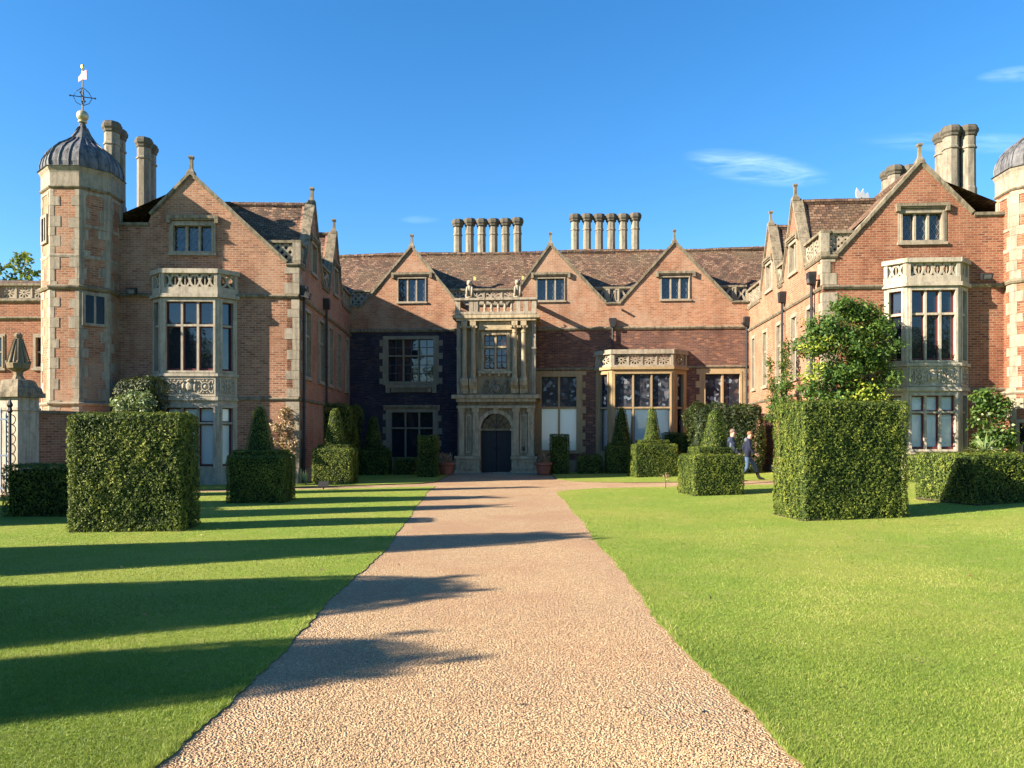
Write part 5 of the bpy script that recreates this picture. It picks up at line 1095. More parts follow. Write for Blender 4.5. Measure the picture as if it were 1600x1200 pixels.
def yew_cone(par, r0, r1, z0, z1, dens=2400, lf=0.05, off=(0, 0), mat='yew', sq=0.0, rough=1.0):
    h = z1 - z0; n = int(math.pi * (r0 + r1) * math.hypot(h, r0 - r1) * dens); t = rng.uniform(0, 1, n); keep = rng.uniform(0, 1, n) < (r0 + (r1 - r0) * t) / r0 + 0.15; t = t[keep]; n = len(t); th = rng.uniform(0, 2 * math.pi, n)
    prof = lambda t: (r0 + (r1 - r0) * t) * np.sqrt(np.clip(1 - np.clip((t - 0.88) / 0.125, 0, 1) ** 2.0, 0, 1))
    rr = prof(t); fac = 1.0 / np.maximum(np.abs(np.cos(th)), np.abs(np.sin(th))) ** sq; p = np.stack([rr * fac * np.cos(th), rr * fac * np.sin(th), z0 + h * t], 1)
    nn = np.stack([np.cos(th), np.sin(th), np.full(n, (r0 - r1) / h)], 1); nn[t > 0.93, 2] += 1.2; nn /= np.linalg.norm(nn, axis=1)[:, None]; L = lump(p)
    p = p + nn * (rough * (0.020 * L + rng.normal(0, 0.008, n)))[:, None]; p[:, 0] += off[0]; p[:, 1] += off[1]
    o = leaf_cloud('cone_foliage', mat, par, p, nn, lf, lf * 0.36, 0.3, np.clip(0.40 + 0.26 * L + rng.normal(0, 0.18, n), 0, 1), rnd=0.32); m = MB(); m.lathe([(max(0.03, (r0 + (r1 - r0) * q) - 0.05 * rough) * (1 if q < 0.9 else 0.6), z0 + h * q * 0.97) for q in np.linspace(0, 1, 8)], 14, off[0], off[1]); m.build('inner_growth', 'yew_core', o); return o
def ground_at(xc, yb):
    X, Y = gp(xc, yb); return X, Y
def hedge(label, xl, xr, yb, yt, depth, yaw=0.0, r=0.1, dens=2400, lf=0.05, name='clipped_yew', cat='hedge', mat='yew', group='clipped yew blocks', Yf=None, rough=1.0, wave=0.0, hh=None):
    X, Y = gp((xl + xr) / 2, yb)
    if Yf: Y = Yf; X = ((xl + xr) / 2 - HX) * Y / FPX
    w = (xr - xl) * Y / FPX; z = gz(X); h = EYE + (HY - yt) * Y / FPX - z
    if hh: h = hh
    H = thing(name, label, cat, (X, Y + depth / 2, z), yaw, group); yew_block(H, 'foliage', w, depth, h, 0.0, r, dens, lf, mat=mat, rough=rough, wave=wave); return H
def topiary(label, xl, xr, yb, y1, xtl, xtr, y2, xcl, xcr, y3, depth=None, dens=2600, lf=0.046, yaw=0.0, Yf=None, tip=0.35):
    X, Y = gp((xl + xr) / 2, yb)
    if Yf: Y = Yf; X = ((xl + xr) / 2 - HX) * Y / FPX
    k = Y / FPX; w = (xr - xl) * k; depth = depth or w * 0.95; z = gz(X); kc = (Y + depth / 2) / FPX
    T = thing('topiary_yew', label, 'topiary', (X, Y + depth / 2, z), yaw, 'stepped yew topiary with cones'); zz = lambda y, q: EYE + (HY - y) * q - z
    h1 = zz(y1, k); h2 = zz(y2, kc); h3 = zz(y3, kc)
    yew_block(T, 'block_foliage', w, depth, h1, 0, 0.09, dens, lf, rough=0.7)
    wt = (xtr - xtl) * k; yew_block(T, 'tier_foliage', wt, depth * wt / w, h2 - h1 + 0.06, h1 - 0.05, 0.03, dens * 1.3, lf * 0.8, rough=0.5)
    rc = (xcr - xcl) * kc / 2; ox = ((xcl + xcr) / 2 - HX) * kc - X; yew_cone(T, rc * 1.1, rc * tip * 1.1, h2 - 0.03, h3, dens * 1.2, lf * 0.9, off=(ox, 0), sq=0.4, rough=0.8); return T
hedge('large clipped yew block on the left lawn near the camera', 103, 279, 832, 646, 0.95, 0.10, 0.1, 3600, 0.046)
hedge('large clipped yew block on the right lawn near the camera', 1246, 1421, 813, 627, 1.35, 0.09, 0.11, 3400, 0.046)
hedge('low dark yew hedge in shadow at the left edge below the gate pier', 2, 150, 808, 728, 1.1, 0, 0.08, 1300, 0.06)
hedge('long low yew hedge at the right edge in front of the bay', 1504, 1680, 787, 711, 1.9, 0.16, 0.08, 2000, 0.055)
hedge('short low yew hedge at the foot of the right bay', 1436, 1480, 747, 711, 0.9, 0.1, 0.06, 1300, 0.06, Yf=22.6)
topiary('shaded stepped yew with cone on the left lawn before the left wing', 351, 440, 787, 712, 361, 436, 704, 387, 425, 634, yaw=0.05)
topiary('sunlit stepped yew with cone beside the left wing corner', 487, 550, 752, 701, 497, 546, 695, 509, 539, 638, dens=2200, lf=0.05, Yf=26.4, depth=1.1)
topiary('dark stepped yew with cone in the shade left of the porch', 561, 606, 744, 704, 566, 602, 700, 570, 597, 650, dens=1300, lf=0.06, Yf=32.6)
topiary('dark stepped yew with cone standing before the golden bay', 949, 988, 742, 697, 953, 985, 693, 957, 985, 636, dens=1300, lf=0.06, Yf=33.6, depth=1.0)
topiary('sunlit stepped yew with cone in front of the golden bay', 990, 1058, 744, 694, 999, 1045, 688, 1007, 1031, 637, dens=2000, lf=0.052, yaw=0.08, Yf=30.2, depth=1.3)
topiary('sunlit stepped yew with cone on the right lawn beside the walkers', 1078, 1162, 775, 711, 1088, 1145, 699, 1098, 1136, 641, yaw=0.1)
hedge('narrow upright yew block left of the porch beside a terracotta pot', 653, 682, 747, 681, 1.0, -0.05, 0.06, 1100, 0.06)
hedge('narrow upright yew block right of the porch, sunlit on its face', 861, 889, 742, 679, 0.8, 0.08, 0.06, 1100, 0.06)
hedge('low dark yew block in the shade left of the upright yew', 614, 650, 742, 716, 0.9, 0, 0.06, 700, 0.07, Yf=33.0)
hedge('low rounded dark yew between the upright yew and the golden bay', 904, 943, 741, 711, 1.0, 0, 0.28, 700, 0.07, Yf=33.6)
hedge('dark upright yew block right of the golden bay', 1040, 1064, 741, 676, 0.8, 0, 0.06, 600, 0.07, Yf=33.4)
hedge('small green yew block in front of the tall hedge by the golden bay', 1067, 1095, 741, 677, 0.8, 0, 0.06, 600, 0.07, Yf=33.0)
hedge('tall rough hedge behind the walkers at the foot of the right wing', 1090, 1196, 748, 634, 2.2, -0.05, 0.25, 900, 0.10, mat='laurel', Yf=30.6, rough=2.2, wave=0.10, name='tall_hedge', group='rough hedges')
hedge('tall dark hedge in the shade along the inner wall of the left wing', 493, 542, 748, 632, 3.4, 0.03, 0.2, 600, 0.09, Yf=30.6, rough=1.6, wave=0.06, name='tall_hedge', group='rough hedges')
hedge('dark clipped yew against the left wing between tower and bay', 176, 241, 770, 589, 1.2, 0, 0.35, 800, 0.08, Yf=24.9, mat='laurel', rough=1.8, wave=0.07, name='wall_yew', group='rough hedges')

def shrub(name, label, cat, blobs, mat, n, ln, loc, stems=(), sp=0.35, mats=None, group=None, rz=0.0):
    """blobs: (x, y, z, rx, ry, rz, weight) relative to loc; leaves fill the outer shell of every blob"""
    T = thing(name, label, cat, loc, rz, group); B = np.array(blobs, float); wts = B[:, 6] / B[:, 6].sum(); k = rng.choice(len(B), n, p=wts); u = rng.normal(size=(n, 3)); u /= np.linalg.norm(u, axis=1)[:, None]
    rad = 1.0 - np.abs(rng.normal(0, sp, n)); rad = np.clip(rad, 0.2, 1.12); p = B[k, :3] + u * B[k, 3:6] * rad[:, None]
    # sprays: leaves gather in tufts so that gaps open between them
    tn = max(6, n // 26); ti = rng.choice(n, tn, replace=False); own = ti[rng.integers(0, tn, n)]; g = rng.uniform(0, 1, n) < 0.75
    sc = B[:, 3:6].mean() * 0.20; p[g] = p[own[g]] + rng.normal(0, sc, (g.sum(), 3)); un = u.copy(); un[g] = u[own[g]]
    ok = p[:, 2] > 0.0 - loc[2] + gz(loc[0]); p, un = p[ok], un[ok]; un = un + np.array([0, 0, 0.5]); un /= np.linalg.norm(un, axis=1)[:, None]
    leaf_cloud('foliage', mat, T, p, un, ln, ln * 0.5, 0.35)
    for pts, r in stems:
        m = MB(); m.tube(pts, r, 6); m.build('stem', 'bark', T)
    return T
def wp(x, y, Y): return ((x - HX) * Y / FPX, Y, EYE + (HY - y) * Y / FPX)
def rel(pts, base): return [(p[0] - base[0], p[1] - base[1], p[2] - base[2]) for p in pts]
b0 = wp(1325, 640, 24.0); b0 = (b0[0], b0[1], gz(b0[0])); Bq = []
for x, y, rx, rz_, dy, wt in ((1292, 515, .65, .45, 0, 1), (1345, 488, .70, .30, .2, .9), (1372, 512, .45, .4, 0, .8), (1325, 535, .85, .5, -.2, 1.2), (1358, 560, .6, .5, 0, 1), (1272, 540, .5, .4, .2, .6), (1310, 580, .8, .4, 0, 1), (1345, 610, .7, .35, .1, .9), (1275, 608, .5, .3, .3, .5), (1388, 545, .3, .35, 0, .35), (1318, 476, .3, .16, .1, .25), (1390, 590, .3, .3, .1, .3), (1300, 625, .7, .3, .1, .7)):
    q = rel([wp(x, y, 24.0)], b0)[0]; Bq.append((q[0], q[1] + dy, q[2], rx, .6, rz_, wt))
stem = [((0, 0, 0), (0.05, 0, 1.2), (-0.1, 0.05, 2.2), (0.2, 0, 3.6)), ((-0.1, 0.05, 2.2), (-0.55, 0.1, 3.3)), ((0.02, 0, 1.4), (0.5, 0, 2.6), (0.7, 0, 3.4))]
WT = shrub('wall_shrub', 'large bushy climber with yellow tips trained at the right wing corner', 'shrub', Bq, 'shrub', 17000, 0.12, b0, [(s, [0.08, 0.06, 0.05, 0.03][:len(s)]) for s in stem])
yb = [rel([wp(x, y, 23.6)], b0)[0] for x, y in ((1268, 545), (1275, 575), (1290, 530), (1352, 606), (1262, 590), (1345, 618), (1375, 622))]; Y_ = np.array(yb)
k = rng.integers(0, len(Y_), 520); leaf_cloud('yellow_foliage', 'shrub_yellow', WT, Y_[k] + rng.normal(0, 1, (520, 3)) * [.18, .12, .09], np.tile([[-.4, -.5, .75]], (520, 1)), 0.12, 0.06, 0.3)
for lab, xs_, ys_, Yq, n, rr, mt in (('slender green climber on the sunlit side wall of the right wing, nearer the court', [1204, 1207, 1210, 1212], [572, 600, 625, 645], 29.4, 1500, .28, 'shrub'), ('taller green climber beside a downpipe on the right wing side wall', [1228, 1228, 1226, 1229], [545, 575, 605, 635], 27.6, 1700, .26, 'shrub')):
    c = wp(xs_[-1], 700, Yq); c = (c[0], c[1], gz(c[0])); Bq = []
    for i, (x, y) in enumerate(zip(xs_, ys_)):
        q = rel([wp(x, y, Yq)], c)[0]; Bq.append((q[0], q[1], q[2], rr * (0.55 + 0.35 * i), rr * (0.5 + .3 * i), .42, 1 + i * .5))
    shrub('wall_climber', lab, 'climber', Bq, mt, n, 0.10, c, [(((0, 0, 0), (0, 0, 1.5), (Bq[0][0], Bq[0][1], Bq[0][2])), [.03, .025, .01])], group='climbers on the right wing')
c = wp(1552, 760, 23.6); c = (c[0], c[1], gz(c[0]))
shrub('wall_climber', 'leafy vine with pale leaves growing between the right bay and the tower', 'climber', [(*rel([wp(x, y, 23.8)], c)[0], rx, .3, rz_, w_) for x, y, rx, rz_, w_ in ((1540, 622, .4, .3, 1), (1562, 640, .35, .5, 1), (1535, 655, .35, .5, 1), (1566, 685, .45, .5, 1.3), (1545, 690, .4, .4, 1))], 'shrub', 3000, 0.13, c, [(((0, 0.2, 0), (0.1, .2, 1.2), (0, .2, 2.4)), [.03, .025, .015])], group='climbers on the right wing')
k = wp(1556, 672, 23.45); K = np.array(rel([k], c)); leaf_cloud('pale_foliage', 'variegated', bpy.data.objects[[o.name for o in COL.objects if o.name.startswith('wall_climber')][-1]], K + rng.normal(0, 1, (36, 3)) * [.28, .1, .45], np.tile([[-.3, -.8, .5]], (36, 1)), 0.13, 0.09, 0.3)
c = wp(207, 650, 24.1); c = (c[0], 24.1, 0)
shrub('variegated_shrub', 'pale variegated shrub behind the left yew block', 'shrub', [(*rel([wp(x, y, 24.1)], c)[0], rx, .35, rz_, 1) for x, y, rx, rz_ in ((192, 632, .3, .3), (212, 625, .3, .35), (228, 630, .25, .4), (207, 660, .5, .5))], 'variegated', 1500, 0.11, c, [(((0, 0, 0), (.02, 0, 1.2), (.1, 0, 2.3)), [.03, .02, .01])])
c = wp(448, 700, 26.2); c = (c[0], 26.2, 0)
shrub('dry_climber', 'brown dried climber on the lit corner of the left wing', 'climber', [(*rel([wp(x, y, 26.25)], c)[0], rx, .22, rz_, 1) for x, y, rx, rz_ in ((450, 665, .3, .3), (440, 685, .4, .35), (455, 700, .3, .35), (435, 668, .2, .2), (447, 648, .2, .2))], 'dry_leaf', 1600, 0.10, c, [(((0, 0, 0), (.05, 0, .8), (.1, 0, 1.9)), [.025, .02, .01])])
M['yucca'] = plain_mat('yucca', (0.20, 0.26, 0.10), 0.5, var=0.4)
c = (wp(1538, 700, 22.9)[0], 22.9, gz(14)); T = thing('yucca_plant', 'spiky yucca with sword-shaped leaves at the foot of the right wing', 'plant', c)
m = MB(); m.tube([(0, 0, 0), (0, 0, .8)], .08, 7); m.build('stem', 'bark', T)
def swords(T, n, zb, L0, wd, mat, emin=0.1):
    for i in range(n):
        th, el = random.uniform(0, 6.28), random.uniform(emin, 1.4); L_ = random.uniform(.75, 1.1) * L0; d_ = Vector((math.cos(th) * math.cos(el), math.sin(th) * math.cos(el), math.sin(el))); s_ = d_.cross(Vector((0, 0, 1))).normalized() * wd; b_ = Vector((0, 0, zb)); m = MB()
        mid = b_ + d_ * L_ * .55; tip = b_ + d_ * L_ - Vector((0, 0, .12 * math.cos(el))); up = s_.cross(d_) * .3
        m.add([b_ - s_ * .6, b_ + s_ * .6, mid + s_ + up, mid - s_ + up, tip, mid - up], [(0, 1, 2, 5), (0, 5, 3), (2, 4, 5), (5, 4, 3)]); m.build('sword_leaf', mat, T)
swords(T, 46, .8, .72, .024, 'yucca')
c = wp(478, 745, 26.0); T = thing('iris_clump', 'clump of yellowing iris leaves at the left wing corner', 'plant', (c[0], 26.0, 0)); swords(T, 16, 0.02, .62, .02, 'yucca', 0.8)

# terracotta pots of dry grass beside the porch
def pot(xc, yb, label):
    Y = 33.3; X = (xc - HX) * Y / FPX; T = thing('plant_pot', label, 'plant pot', (X, Y, gz(X) + 0.035), 0, 'terracotta pots by the porch'); m = MB()
    m.lathe([(.24, 0), (.26, .03), (.33, .38), (.35, .40), (.39, .42), (.39, .52), (.34, .52), (.32, .46)], 20, 0, 0); m.build('pot_body', 'terracotta', T, False); m = MB(); m.lathe([(.30, .46), (.31, .47)], 16); m.build('soil', 'soil', T)
    n = 260; th = rng.uniform(0, 6.28, n); r_ = rng.uniform(0, .28, n); p = np.stack([r_ * np.cos(th), r_ * np.sin(th), .5 + rng.uniform(0, .35, n)], 1); leaf_cloud('dry_stems', 'dry_leaf', T, p, np.tile([[0, 0, 1.0]], (n, 1)), .22, .025, 1.6)
pot(697, 742, 'terracotta pot of dry stems left of the porch'); pot(849, 742, 'terracotta pot of dry stems right of the porch')
X, Y = gp(505, 765); T = thing('ground_plaque', 'small dark plaque standing on the grass before the left wing', 'plaque', (X, Y, .035), 0.0); m = MB(); m.add([(-.16, -.08, .06), (.16, -.08, .06), (.16, .1, .22), (-.16, .1, .22), (-.16, -.06, .03), (.16, -.06, .03), (.16, .12, .19), (-.16, .12, .19)], [(0, 1, 2, 3), (4, 7, 6, 5), (0, 4, 5, 1), (1, 5, 6, 2), (2, 6, 7, 3), (3, 7, 4, 0)]); m.build('plate', 'interior', T); m = MB(); m.tube([(0, .03, -.03), (0, .03, .12)], .02); m.build('stake', 'iron', T)
X, Y = gp(1040, 764); T = thing('garden_stake', 'thin grey stake with rounded head in the right lawn edge', 'stake', (X, Y, gz(X) + .035), 0); m = MB(); m.tube([(0, 0, -.03), (0, 0, .28)], .014, 6); m.build('stem', 'bark', T); n = 60; p = rng.normal(0, 1, (n, 3)) * [.07, .04, .06] + [0, 0, .34]; leaf_cloud('head', 'dry_leaf', T, p, np.tile([[0, -.6, .8]], (n, 1)), .07, .03, .5)

# ------------------------------------------------------------------ people
def person(label, x, y, yaw, Ht, J, cols, hair, hood=None):
    T = thing('person', label, 'person', (x, y, gz(x)), yaw, None); k = Ht / 1.76
    names = list(J); idx = {n: i for i, n in enumerate(names)}
    bones = [('pelvis', 'waist'), ('waist', 'chest'), ('chest', 'neck'), ('neck', 'skull'), ('skull', 'crown')]
    for s in 'LR': bones += [('pelvis', 'hip' + s), ('hip' + s, 'knee' + s), ('knee' + s, 'ankle' + s), ('ankle' + s, 'toe' + s), ('chest', 'shoulder' + s), ('shoulder' + s, 'elbow' + s), ('elbow' + s, 'wrist' + s), ('wrist' + s, 'palm' + s)]
    me = bpy.data.meshes.new('body'); vs = [tuple(c * k for c in J[n][0]) for n in names]; ed = [(idx[a], idx[b]) for a, b in bones]
    rad = [J[n][1] for n in names]
    for s in 'LR':
        w_, p_ = Vector(vs[idx['wrist' + s]]), Vector(vs[idx['palm' + s]]); d_ = (p_ - w_).normalized(); sd = d_.cross(Vector((0, 1, 0)));
        sd = sd.normalized() if sd.length > .1 else Vector((1, 0, 0))
        for q in range(4):
            b_ = p_ + sd * (.018 * (q - 1.5)); e_ = b_ + d_ * (.07 - .008 * abs(q - 1.5)) + Vector((.012, 0, 0)); i0 = len(vs); vs += [tuple(b_ + d_ * .02), tuple(e_)]; rad += [.011, .008]; ed += [(idx['palm' + s], i0), (i0, i0 + 1)]
        i0 = len(vs); b_ = (w_ + p_) / 2; vs += [tuple(b_ + sd * .035 + d_ * .01), tuple(b_ + sd * .05 + d_ * .045)]; rad += [.012, .009]; ed += [(idx['palm' + s], i0), (i0, i0 + 1)]
    me.from_pydata(vs, ed, []); o = bpy.data.objects.new('body_tmp', me); COL.objects.link(o)
    sk = o.modifiers.new('skin', 'SKIN'); 
    for i, r_ in enumerate(rad): me.skin_vertices[0].data[i].radius = (r_ * k, r_ * k * (1.0 if i < len(names) else 1))
    me.skin_vertices[0].data[idx['pelvis']].use_root = True
    for i, v in enumerate(names):
        if v in ('chest', 'waist', 'pelvis'): me.skin_vertices[0].data[i].radius = (J[v][1] * k * 1.35, J[v][1] * k)
    ss = o.modifiers.new('sub', 'SUBSURF'); ss.levels = 2; ss.render_levels = 2
    dg = bpy.context.evaluated_depsgraph_get(); nm = bpy.data.meshes.new_from_object(o.evaluated_get(dg)); bpy.data.objects.remove(o)
    nm.name = 'body'; b = link_obj('body', nm, T); nm.materials.clear()
    for c in cols: nm.materials.append(M[c])            # coat, trousers, boots, skin
    A_ = [(Vector(J[a][0]) * k, Vector(J[c][0]) * k, a, c) for a, c in bones]
    for p in nm.polygons:
        best, mt = 9, 0
        for q0, q1, a, c in A_:
            l = q1 - q0; t = max(0, min(1, (p.center - q0).dot(l) / max(l.length_squared, 1e-9))); ds = (p.center - q0 - l * t).length
            if ds < best:
                best = ds
                if a.startswith(('hip',)) or c.startswith('hip'): mt = 1
                elif a.startswith('knee'): mt = 1 if t < .45 else 2
                elif a.startswith('ankle'): mt = 2
                elif a in ('neck', 'skull') : mt = 3
                elif a.startswith('wrist'): mt = 3
                else: mt = 0
        if mt == 1 and p.center.z > 0.86 * k: mt = 0
        p.material_index = mt; p.use_smooth = True
    hd = Vector(J['skull'][0]) * k; m = MB(); m.ball((hd.x - .02, hd.y, hd.z + .055), 1, 14, 9, (.100 * k, .086 * k, .088 * k)); h_ = m.build('hair', hair, b, True)
    m = MB(); m.ball((hd.x + .105 * k, hd.y, hd.z - .005), 1, 8, 6, (.03, .016, .024)); m.build('nose', 'skin', b, True)
    for s_ in (-1, 1):
        m = MB(); m.ball((hd.x - .005, hd.y + s_ * .085 * k, hd.z), 1, 8, 6, (.028, .014, .036)); m.build('ear', 'skin', b, True)
        m = MB(); m.ball((hd.x + .082 * k, hd.y + s_ * .034, hd.z + .02), .012, 6, 5); m.build('eye', 'iron', b, True)
    m = MB(); m.ball((hd.x + .088 * k, hd.y, hd.z - .05), 1, 8, 5, (.012, .028, .008)); m.build('mouth', 'sash_red', b, True)
    if hood:
        n_ = Vector(J['neck'][0]) * k; m = MB(); m.ball((n_.x - .10, n_.y, n_.z - .05), 1, 12, 8, (.075, .13, .085)); m.ball((n_.x - .03, n_.y, n_.z - .045), 1, 12, 8, (.10, .12, .045)); m.build('hood', hood, b, True)
    return T
JW = dict(pelvis=((0, 0, .95), .135), waist=((.01, 0, 1.10), .135), chest=((.03, 0, 1.32), .15), neck=((.06, 0, 1.50), .06), skull=((.10, 0, 1.62), .098), crown=((.10, 0, 1.70), .07),
          hipL=((.02, .09, .90), .10), kneeL=((.27, .10, .52), .07), ankleL=((.40, .10, .12), .058), toeL=((.60, .10, .06), .045),
          hipR=((-.02, -.09, .90), .10), kneeR=((-.02, -.10, .50), .07), ankleR=((-.26, -.10, .16), .055), toeR=((-.12, -.11, .03), .042),
          shoulderL=((.02, .19, 1.42), .075), elbowL=((-.12, .25, 1.16), .06), wristL=((.02, .25, .95), .045), palmL=((.06, .24, .88), .032),
          shoulderR=((.02, -.19, 1.42), .075), elbowR=((.05, -.26, 1.15), .06), wristR=((.22, -.24, .98), .045), palmR=((.28, -.23, .93), .032))
Xp, Yp = gp(1168, 752); person('walking person in navy coat with grey hood, jeans and dark boots', Xp, Yp, -0.15, 1.74, JW, ['navy', 'denim', 'boot', 'skin'], 'hair', 'grey_cloth')
JS = dict(JW); JS.update(hipL=((.02, .09, .90), .10), kneeL=((.12, .10, .50), .07), ankleL=((.10, .10, .10), .055), toeL=((.28, .10, .04), .042), kneeR=((-.02, -.10, .50), .07), ankleR=((-.16, -.10, .12), .055), toeR=((.0, -.11, .04), .042))
Xq, Yq = gp(1141, 757); person('person in patterned navy jacket half hidden behind a stepped yew', Xq, Yq, -0.1, 1.84, JS, ['coat', 'denim', 'boot', 'skin'], 'hair_dark')

# ------------------------------------------------------------------ trees beyond and around, and the yews that throw the long shadows
def tree(label, x, y, h, rad, n, mat='tree_leaf', ln=0.4, name='tree', bare=0.3, seed=1, group=None, zc=0.6):
    rr = np.random.default_rng(seed); T = thing(name, label, 'tree', (x, y, gz(x) if y < 40 else 0), 0, group); m = MB(); m.tube([(0, 0, -.1), (.1, 0, h * .3), (0, .1, h * .62), (.1, 0, h * .92)], [h * .022, h * .016, h * .009, .02], 8)
    tips = []
    for i in range(16):
        th, t = rr.uniform(0, 6.28), rr.uniform(.28, .85); z0_ = h * t; L_ = rad * rr.uniform(.55, 1) * (1.1 - .5 * abs(t - .5)); e = (math.cos(th) * L_, math.sin(th) * L_, z0_ + L_ * rr.uniform(.25, .8)); m.tube([(0, 0, z0_), (e[0] * .5, e[1] * .5, z0_ + (e[2] - z0_) * .35), e], [h * .007, h * .004, .02], 5); tips.append(e)
    m.build('trunk', 'bark', T); tp = np.array(tips + [(0, 0, h * .95), (0, 0, h * .8)]); cl = tp[rr.integers(0, len(tp), n // 22)] + rr.normal(0, rad * .22, (n // 22, 3)); k = rr.integers(0, len(cl), n)
    p = cl[k] + rr.normal(0, rad * .085, (n, 3)); nn = rr.normal(size=(n, 3)) + [0, 0, .6]; nn /= np.linalg.norm(nn, axis=1)[:, None]; leaf_cloud('crown', mat, T, p, nn, ln, ln * .55, .4); return T
tree('autumn-yellow tree rising behind the low range at the left edge', -37.9, 60, 15.9, 2.9, 4200, ln=.38, seed=3)
tree('thin tree top at the far left edge above the low roof', -42.2, 64, 15.2, 1.8, 700, ln=.34, seed=5)
tree('bare faint tree top showing above the roof left of the first gable', -20.2, 110, 29.0, 3.2, 160, ln=.4, seed=9)
for i, (x, y, h, r_) in enumerate(((-46, -40, 10.5, 5), (-32, -44, 11.5, 6), (-19, -42, 9.5, 5), (17, -44, 9, 4.5), (28, -42, 11, 5), (41, -44, 12, 6), (56, -40, 11, 5))):
    tree('leafy parkland tree in the row behind the viewer, %s in the row' % ['first', 'second', 'third', 'fourth', 'fifth', 'sixth', 'seventh'][i], x, y, h, r_, 4200, ln=.9, seed=20 + i, group='trees behind the viewer')
for i, (x, y, h) in enumerate(((-62, 70, 8.5), (-74, 78, 9.5), (-86, 66, 9), (-98, 84, 10), (-112, 72, 9.5), (64, 70, 9), (78, 82, 10), (94, 74, 9.5))):
    tree('distant parkland tree beyond the house, %s from the left' % ['first', 'second', 'third', 'fourth', 'fifth', 'sixth', 'seventh', 'eighth'][[4, 3, 2, 1, 0, 5, 6, 7][i]], x, y, h, h * .42, 1800, ln=.9, seed=60 + i, group='distant parkland trees')
def tall_yew(label, tx, ty, bx, w, hb=None, r1=0.45):
    """tip of the shadow at (tx, ty); the yew stands up-sun of it at x = bx"""
    L_ = (tx - bx) / dh.x; y = ty - L_ * dh.y; h = L_ * math.tan(R(SUN_EL)); T = thing('tall_yew', label, 'yew', (bx, y, 0), 0, 'tall yews along the left of the court'); yew_cone(T, w / 2, w / 2 * r1, 0.0, h, 800, 0.09, rough=0.9); m = MB(); m.tube([(0, 0, -.1), (0, 0, h * .6)], [.15, .05]); m.build('trunk', 'bark', T)
    q = w / 2 * r1; sp = [(random.uniform(-.9, .9) * q, random.uniform(-.9, .9) * q, random.uniform(.0, .06)) for _ in range(10)]; pp = np.concatenate([np.stack([np.full(26, a) + rng.normal(0, .035, 26), np.full(26, b) + rng.normal(0, .035, 26), h - .15 + rng.uniform(0, 1, 26) * (c + .15)], 1) for a, b, c in sp]); leaf_cloud('leader_shoots', 'yew', T, pp, np.tile([[0, 0, 1.0]], (len(pp), 1)), .13, .05, 1.2)
tall_yew('tall clipped yew left of the court, nearest the viewer', -0.85, 5.75, -12.0, 1.85, r1=.72)
tall_yew('tall clipped yew left of the court, second from the viewer', -0.75, 8.35, -12.0, 5.2, r1=.3)
tall_yew('tall clipped yew left of the court, third from the viewer', 1.0, 12.7, -12.5, 3.9, r1=.3)
tall_yew('tall clipped yew left of the court, fourth from the viewer', -0.5, 18.2, -13.0, 2.6, r1=.35)
tall_yew('tall clipped yew left of the court, fifth from the viewer', -0.6, 21.0, -15.0, 3.0, r1=.35)
tall_yew('tall clipped yew left of the court, farthest from the viewer', 0.6, 25.2, -17.5, 1.9, r1=.4)
T = thing('tall_yew', 'broad clipped yew just outside the left edge shading the low hedge', 'yew', (-13.6, 14.4, 0), 0, 'tall yews along the left of the court'); yew_block(T, 'foliage', 1.8, 2.6, 3.0, 0, .3, 420, .11, rough=1.6)

# ------------------------------------------------------------------ grass blades and loose gravel
def in_lawn(x, y):
    L = edge(PL, y, 0.3); Rr = edge(PR, y, 1.7); return ((x < L) & (y < np.interp(x, [-16, -9.5, -5.5, -2.4], [20.0, 22.6, 24.4, 25.6]))) | ((x > Rr) & (y < np.interp(x, [1.2, 1.7, 2.6, 5, 8, 18], [22.6, 23.6, 24.5, 24.9, 24.7, 22.2]))), L, Rr
N = 800000; y = 1.0 / (1 / 24.0 + rng.uniform(0, 1, N) * (1 / 3.0 - 1 / 24.0)); x = rng.uniform(-1, 1, N) * (0.72 * y + 0.6); ok, L, Rr = in_lawn(x, y); x, y, L, Rr = x[ok], y[ok], L[ok], Rr[ok]; n = len(x)
g = np.array(0.0025 * np.clip(x - 1.5, 0, 15) ** 2); nearedge = np.minimum(np.abs(x - L), np.abs(x - Rr)) < 0.07; pat = 0.5 + 0.5 * np.cos(x * 1.9 + 1.3 * np.sin(y * 1.1)) * np.cos(y * 1.4 + x * .7)
h = (0.006 + 0.011 * rng.uniform(0, 1, n) + 0.008 * pat) * np.where(nearedge, 1.7, 1.0); wd = 0.0012 * (1 + y / 6) * rng.uniform(.7, 1.3, n); th = rng.uniform(0, 6.28, n); ln_ = rng.uniform(.2, 1.3, n) * h; l2 = rng.uniform(0, 6.28, n)
v = np.empty((n, 3, 3)); z = g + np.where(x < 0, .007, .011); v[:, 0] = np.stack([x - wd * np.cos(th), y - wd * np.sin(th), z], 1); v[:, 1] = np.stack([x + wd * np.cos(th), y + wd * np.sin(th), z], 1); v[:, 2] = np.stack([x + ln_ * np.cos(l2), y + ln_ * np.sin(l2), z + h], 1)
pt2 = np.sin(x * 0.9 + 2 * np.sin(y * .55)) * np.sin(y * .8 + 1.5 * np.sin(x * .6)) + .5 * np.sin(x * 3.3 + y * 2.1) * np.sin(y * 3.9 - x * 1.2); sh = np.clip(rng.normal(.48, .19, n) + .24 * pt2 + .14 * (pat - .5) + np.where(nearedge, .12, 0) + np.where(rng.uniform(0, 1, n) < .05, .5, 0), 0, 1)
tag(raw_mesh('grass', 'grass_blade', None, v.reshape(-1, 3), 3, np.repeat(sh, 3)), 'short mown grass blades of the two lawns', 'grass', kind='stuff')
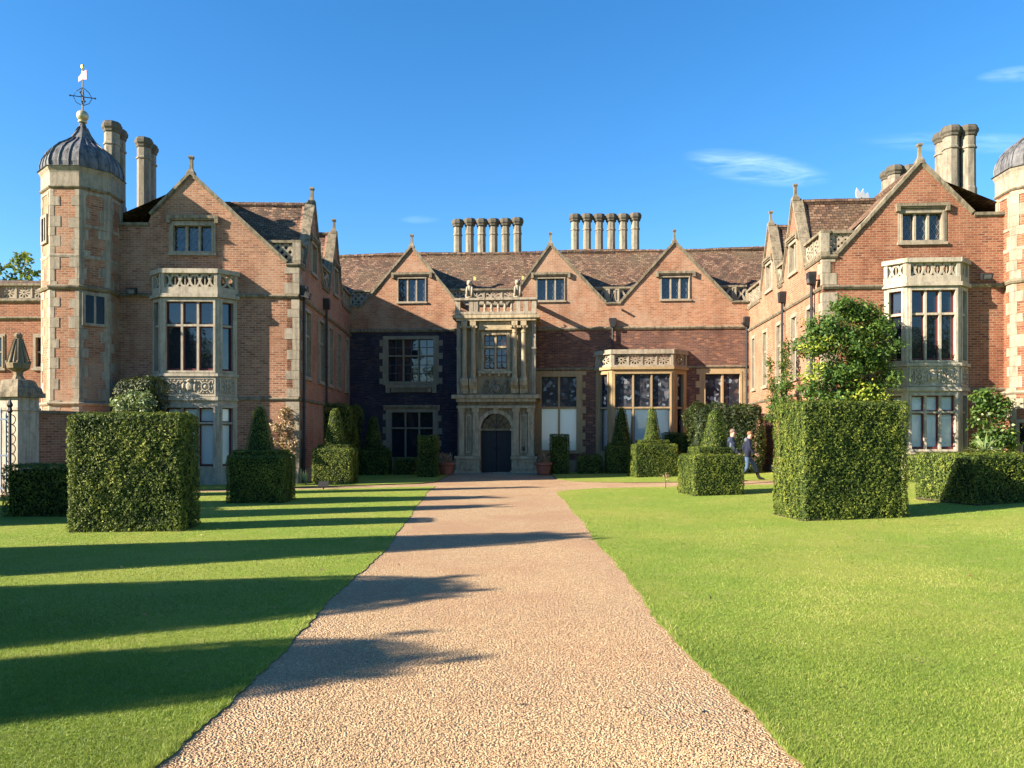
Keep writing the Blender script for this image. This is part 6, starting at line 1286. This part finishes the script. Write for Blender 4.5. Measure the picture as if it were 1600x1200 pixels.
N = 140000; y = 1.0 / (1 / 13.0 + rng.uniform(0, 1, N) * (1 / 3.1 - 1 / 13.0)); L = edge(PL, y, .3); Rr = edge(PR, y, 1.7); t = rng.uniform(0.005, .995, N); x = L + (Rr - L) * t
bare = 0.5 + 0.5 * np.sin(x * 2.1 + y * .9) * np.sin(y * 1.6 - x) - 1.6 * np.exp(-((x - 1.05) / .28) ** 2 - ((y - 4.65) / .45) ** 2) - 1.3 * np.exp(-((x + 1.45) / .25) ** 2 - ((y - 4.5) / .7) ** 2); ed = np.minimum(t, 1 - t); ok = rng.uniform(0, 1, N) < np.clip(.25 + ed * 4.5, 0, 1) * np.clip(.45 + bare, 0.04, 1); x, y = x[ok], y[ok]; n = len(x)
octv = np.array([(1, 0, 0), (0, 1, 0), (-1, 0, 0), (0, -1, 0), (0, 0, 1), (0, 0, -.6)], float); octf = np.array([(0, 1, 4), (1, 2, 4), (2, 3, 4), (3, 0, 4), (1, 0, 5), (2, 1, 5), (3, 2, 5), (0, 3, 5)])
sc = rng.uniform(.0027, .0066, (n, 1, 1)) * rng.uniform(.7, 1.3, (n, 1, 3)) * np.array([1, 1, .55]); th = rng.uniform(0, 6.28, n); c_, s_ = np.cos(th), np.sin(th); jv = octv[None] * rng.uniform(.75, 1.25, (n, 6, 1)) * sc; v = np.empty((n, 6, 3)); v[:, :, 0] = jv[:, :, 0] * c_[:, None] - jv[:, :, 1] * s_[:, None]; v[:, :, 1] = jv[:, :, 0] * s_[:, None] + jv[:, :, 1] * c_[:, None]
v[:, :, 2] = jv[:, :, 2] + rng.uniform(-.3, .5, (n, 1)) * jv[:, :, 0]; v += np.stack([x, y, np.full(n, .003)], 1)[:, None, :]; fa = (octf[None] + 6 * np.arange(n)[:, None, None]).reshape(-1, 3)
tag(raw_mesh('loose_gravel', 'pebble', None, v.reshape(-1, 3), 3, np.repeat(rng.beta(2, 2, n), 6), fa), 'loose golden pebbles covering the central path', 'gravel', kind='stuff')
n = 45; y = rng.uniform(4, 18, n); x = rng.uniform(-.6, .68, n) * y; p = np.stack([x, y, 0.0025 * np.clip(x - 1.5, 0, 15) ** 2 + .055], 1); tag(leaf_cloud('fallen_leaves', 'dry_leaf', None, p, np.tile([[0, 0, 1.0]], (n, 1)), .04, .03, .1, rng.uniform(0, .55, n)), 'scattered fallen brown leaves on lawn and path', 'leaves', kind='stuff')
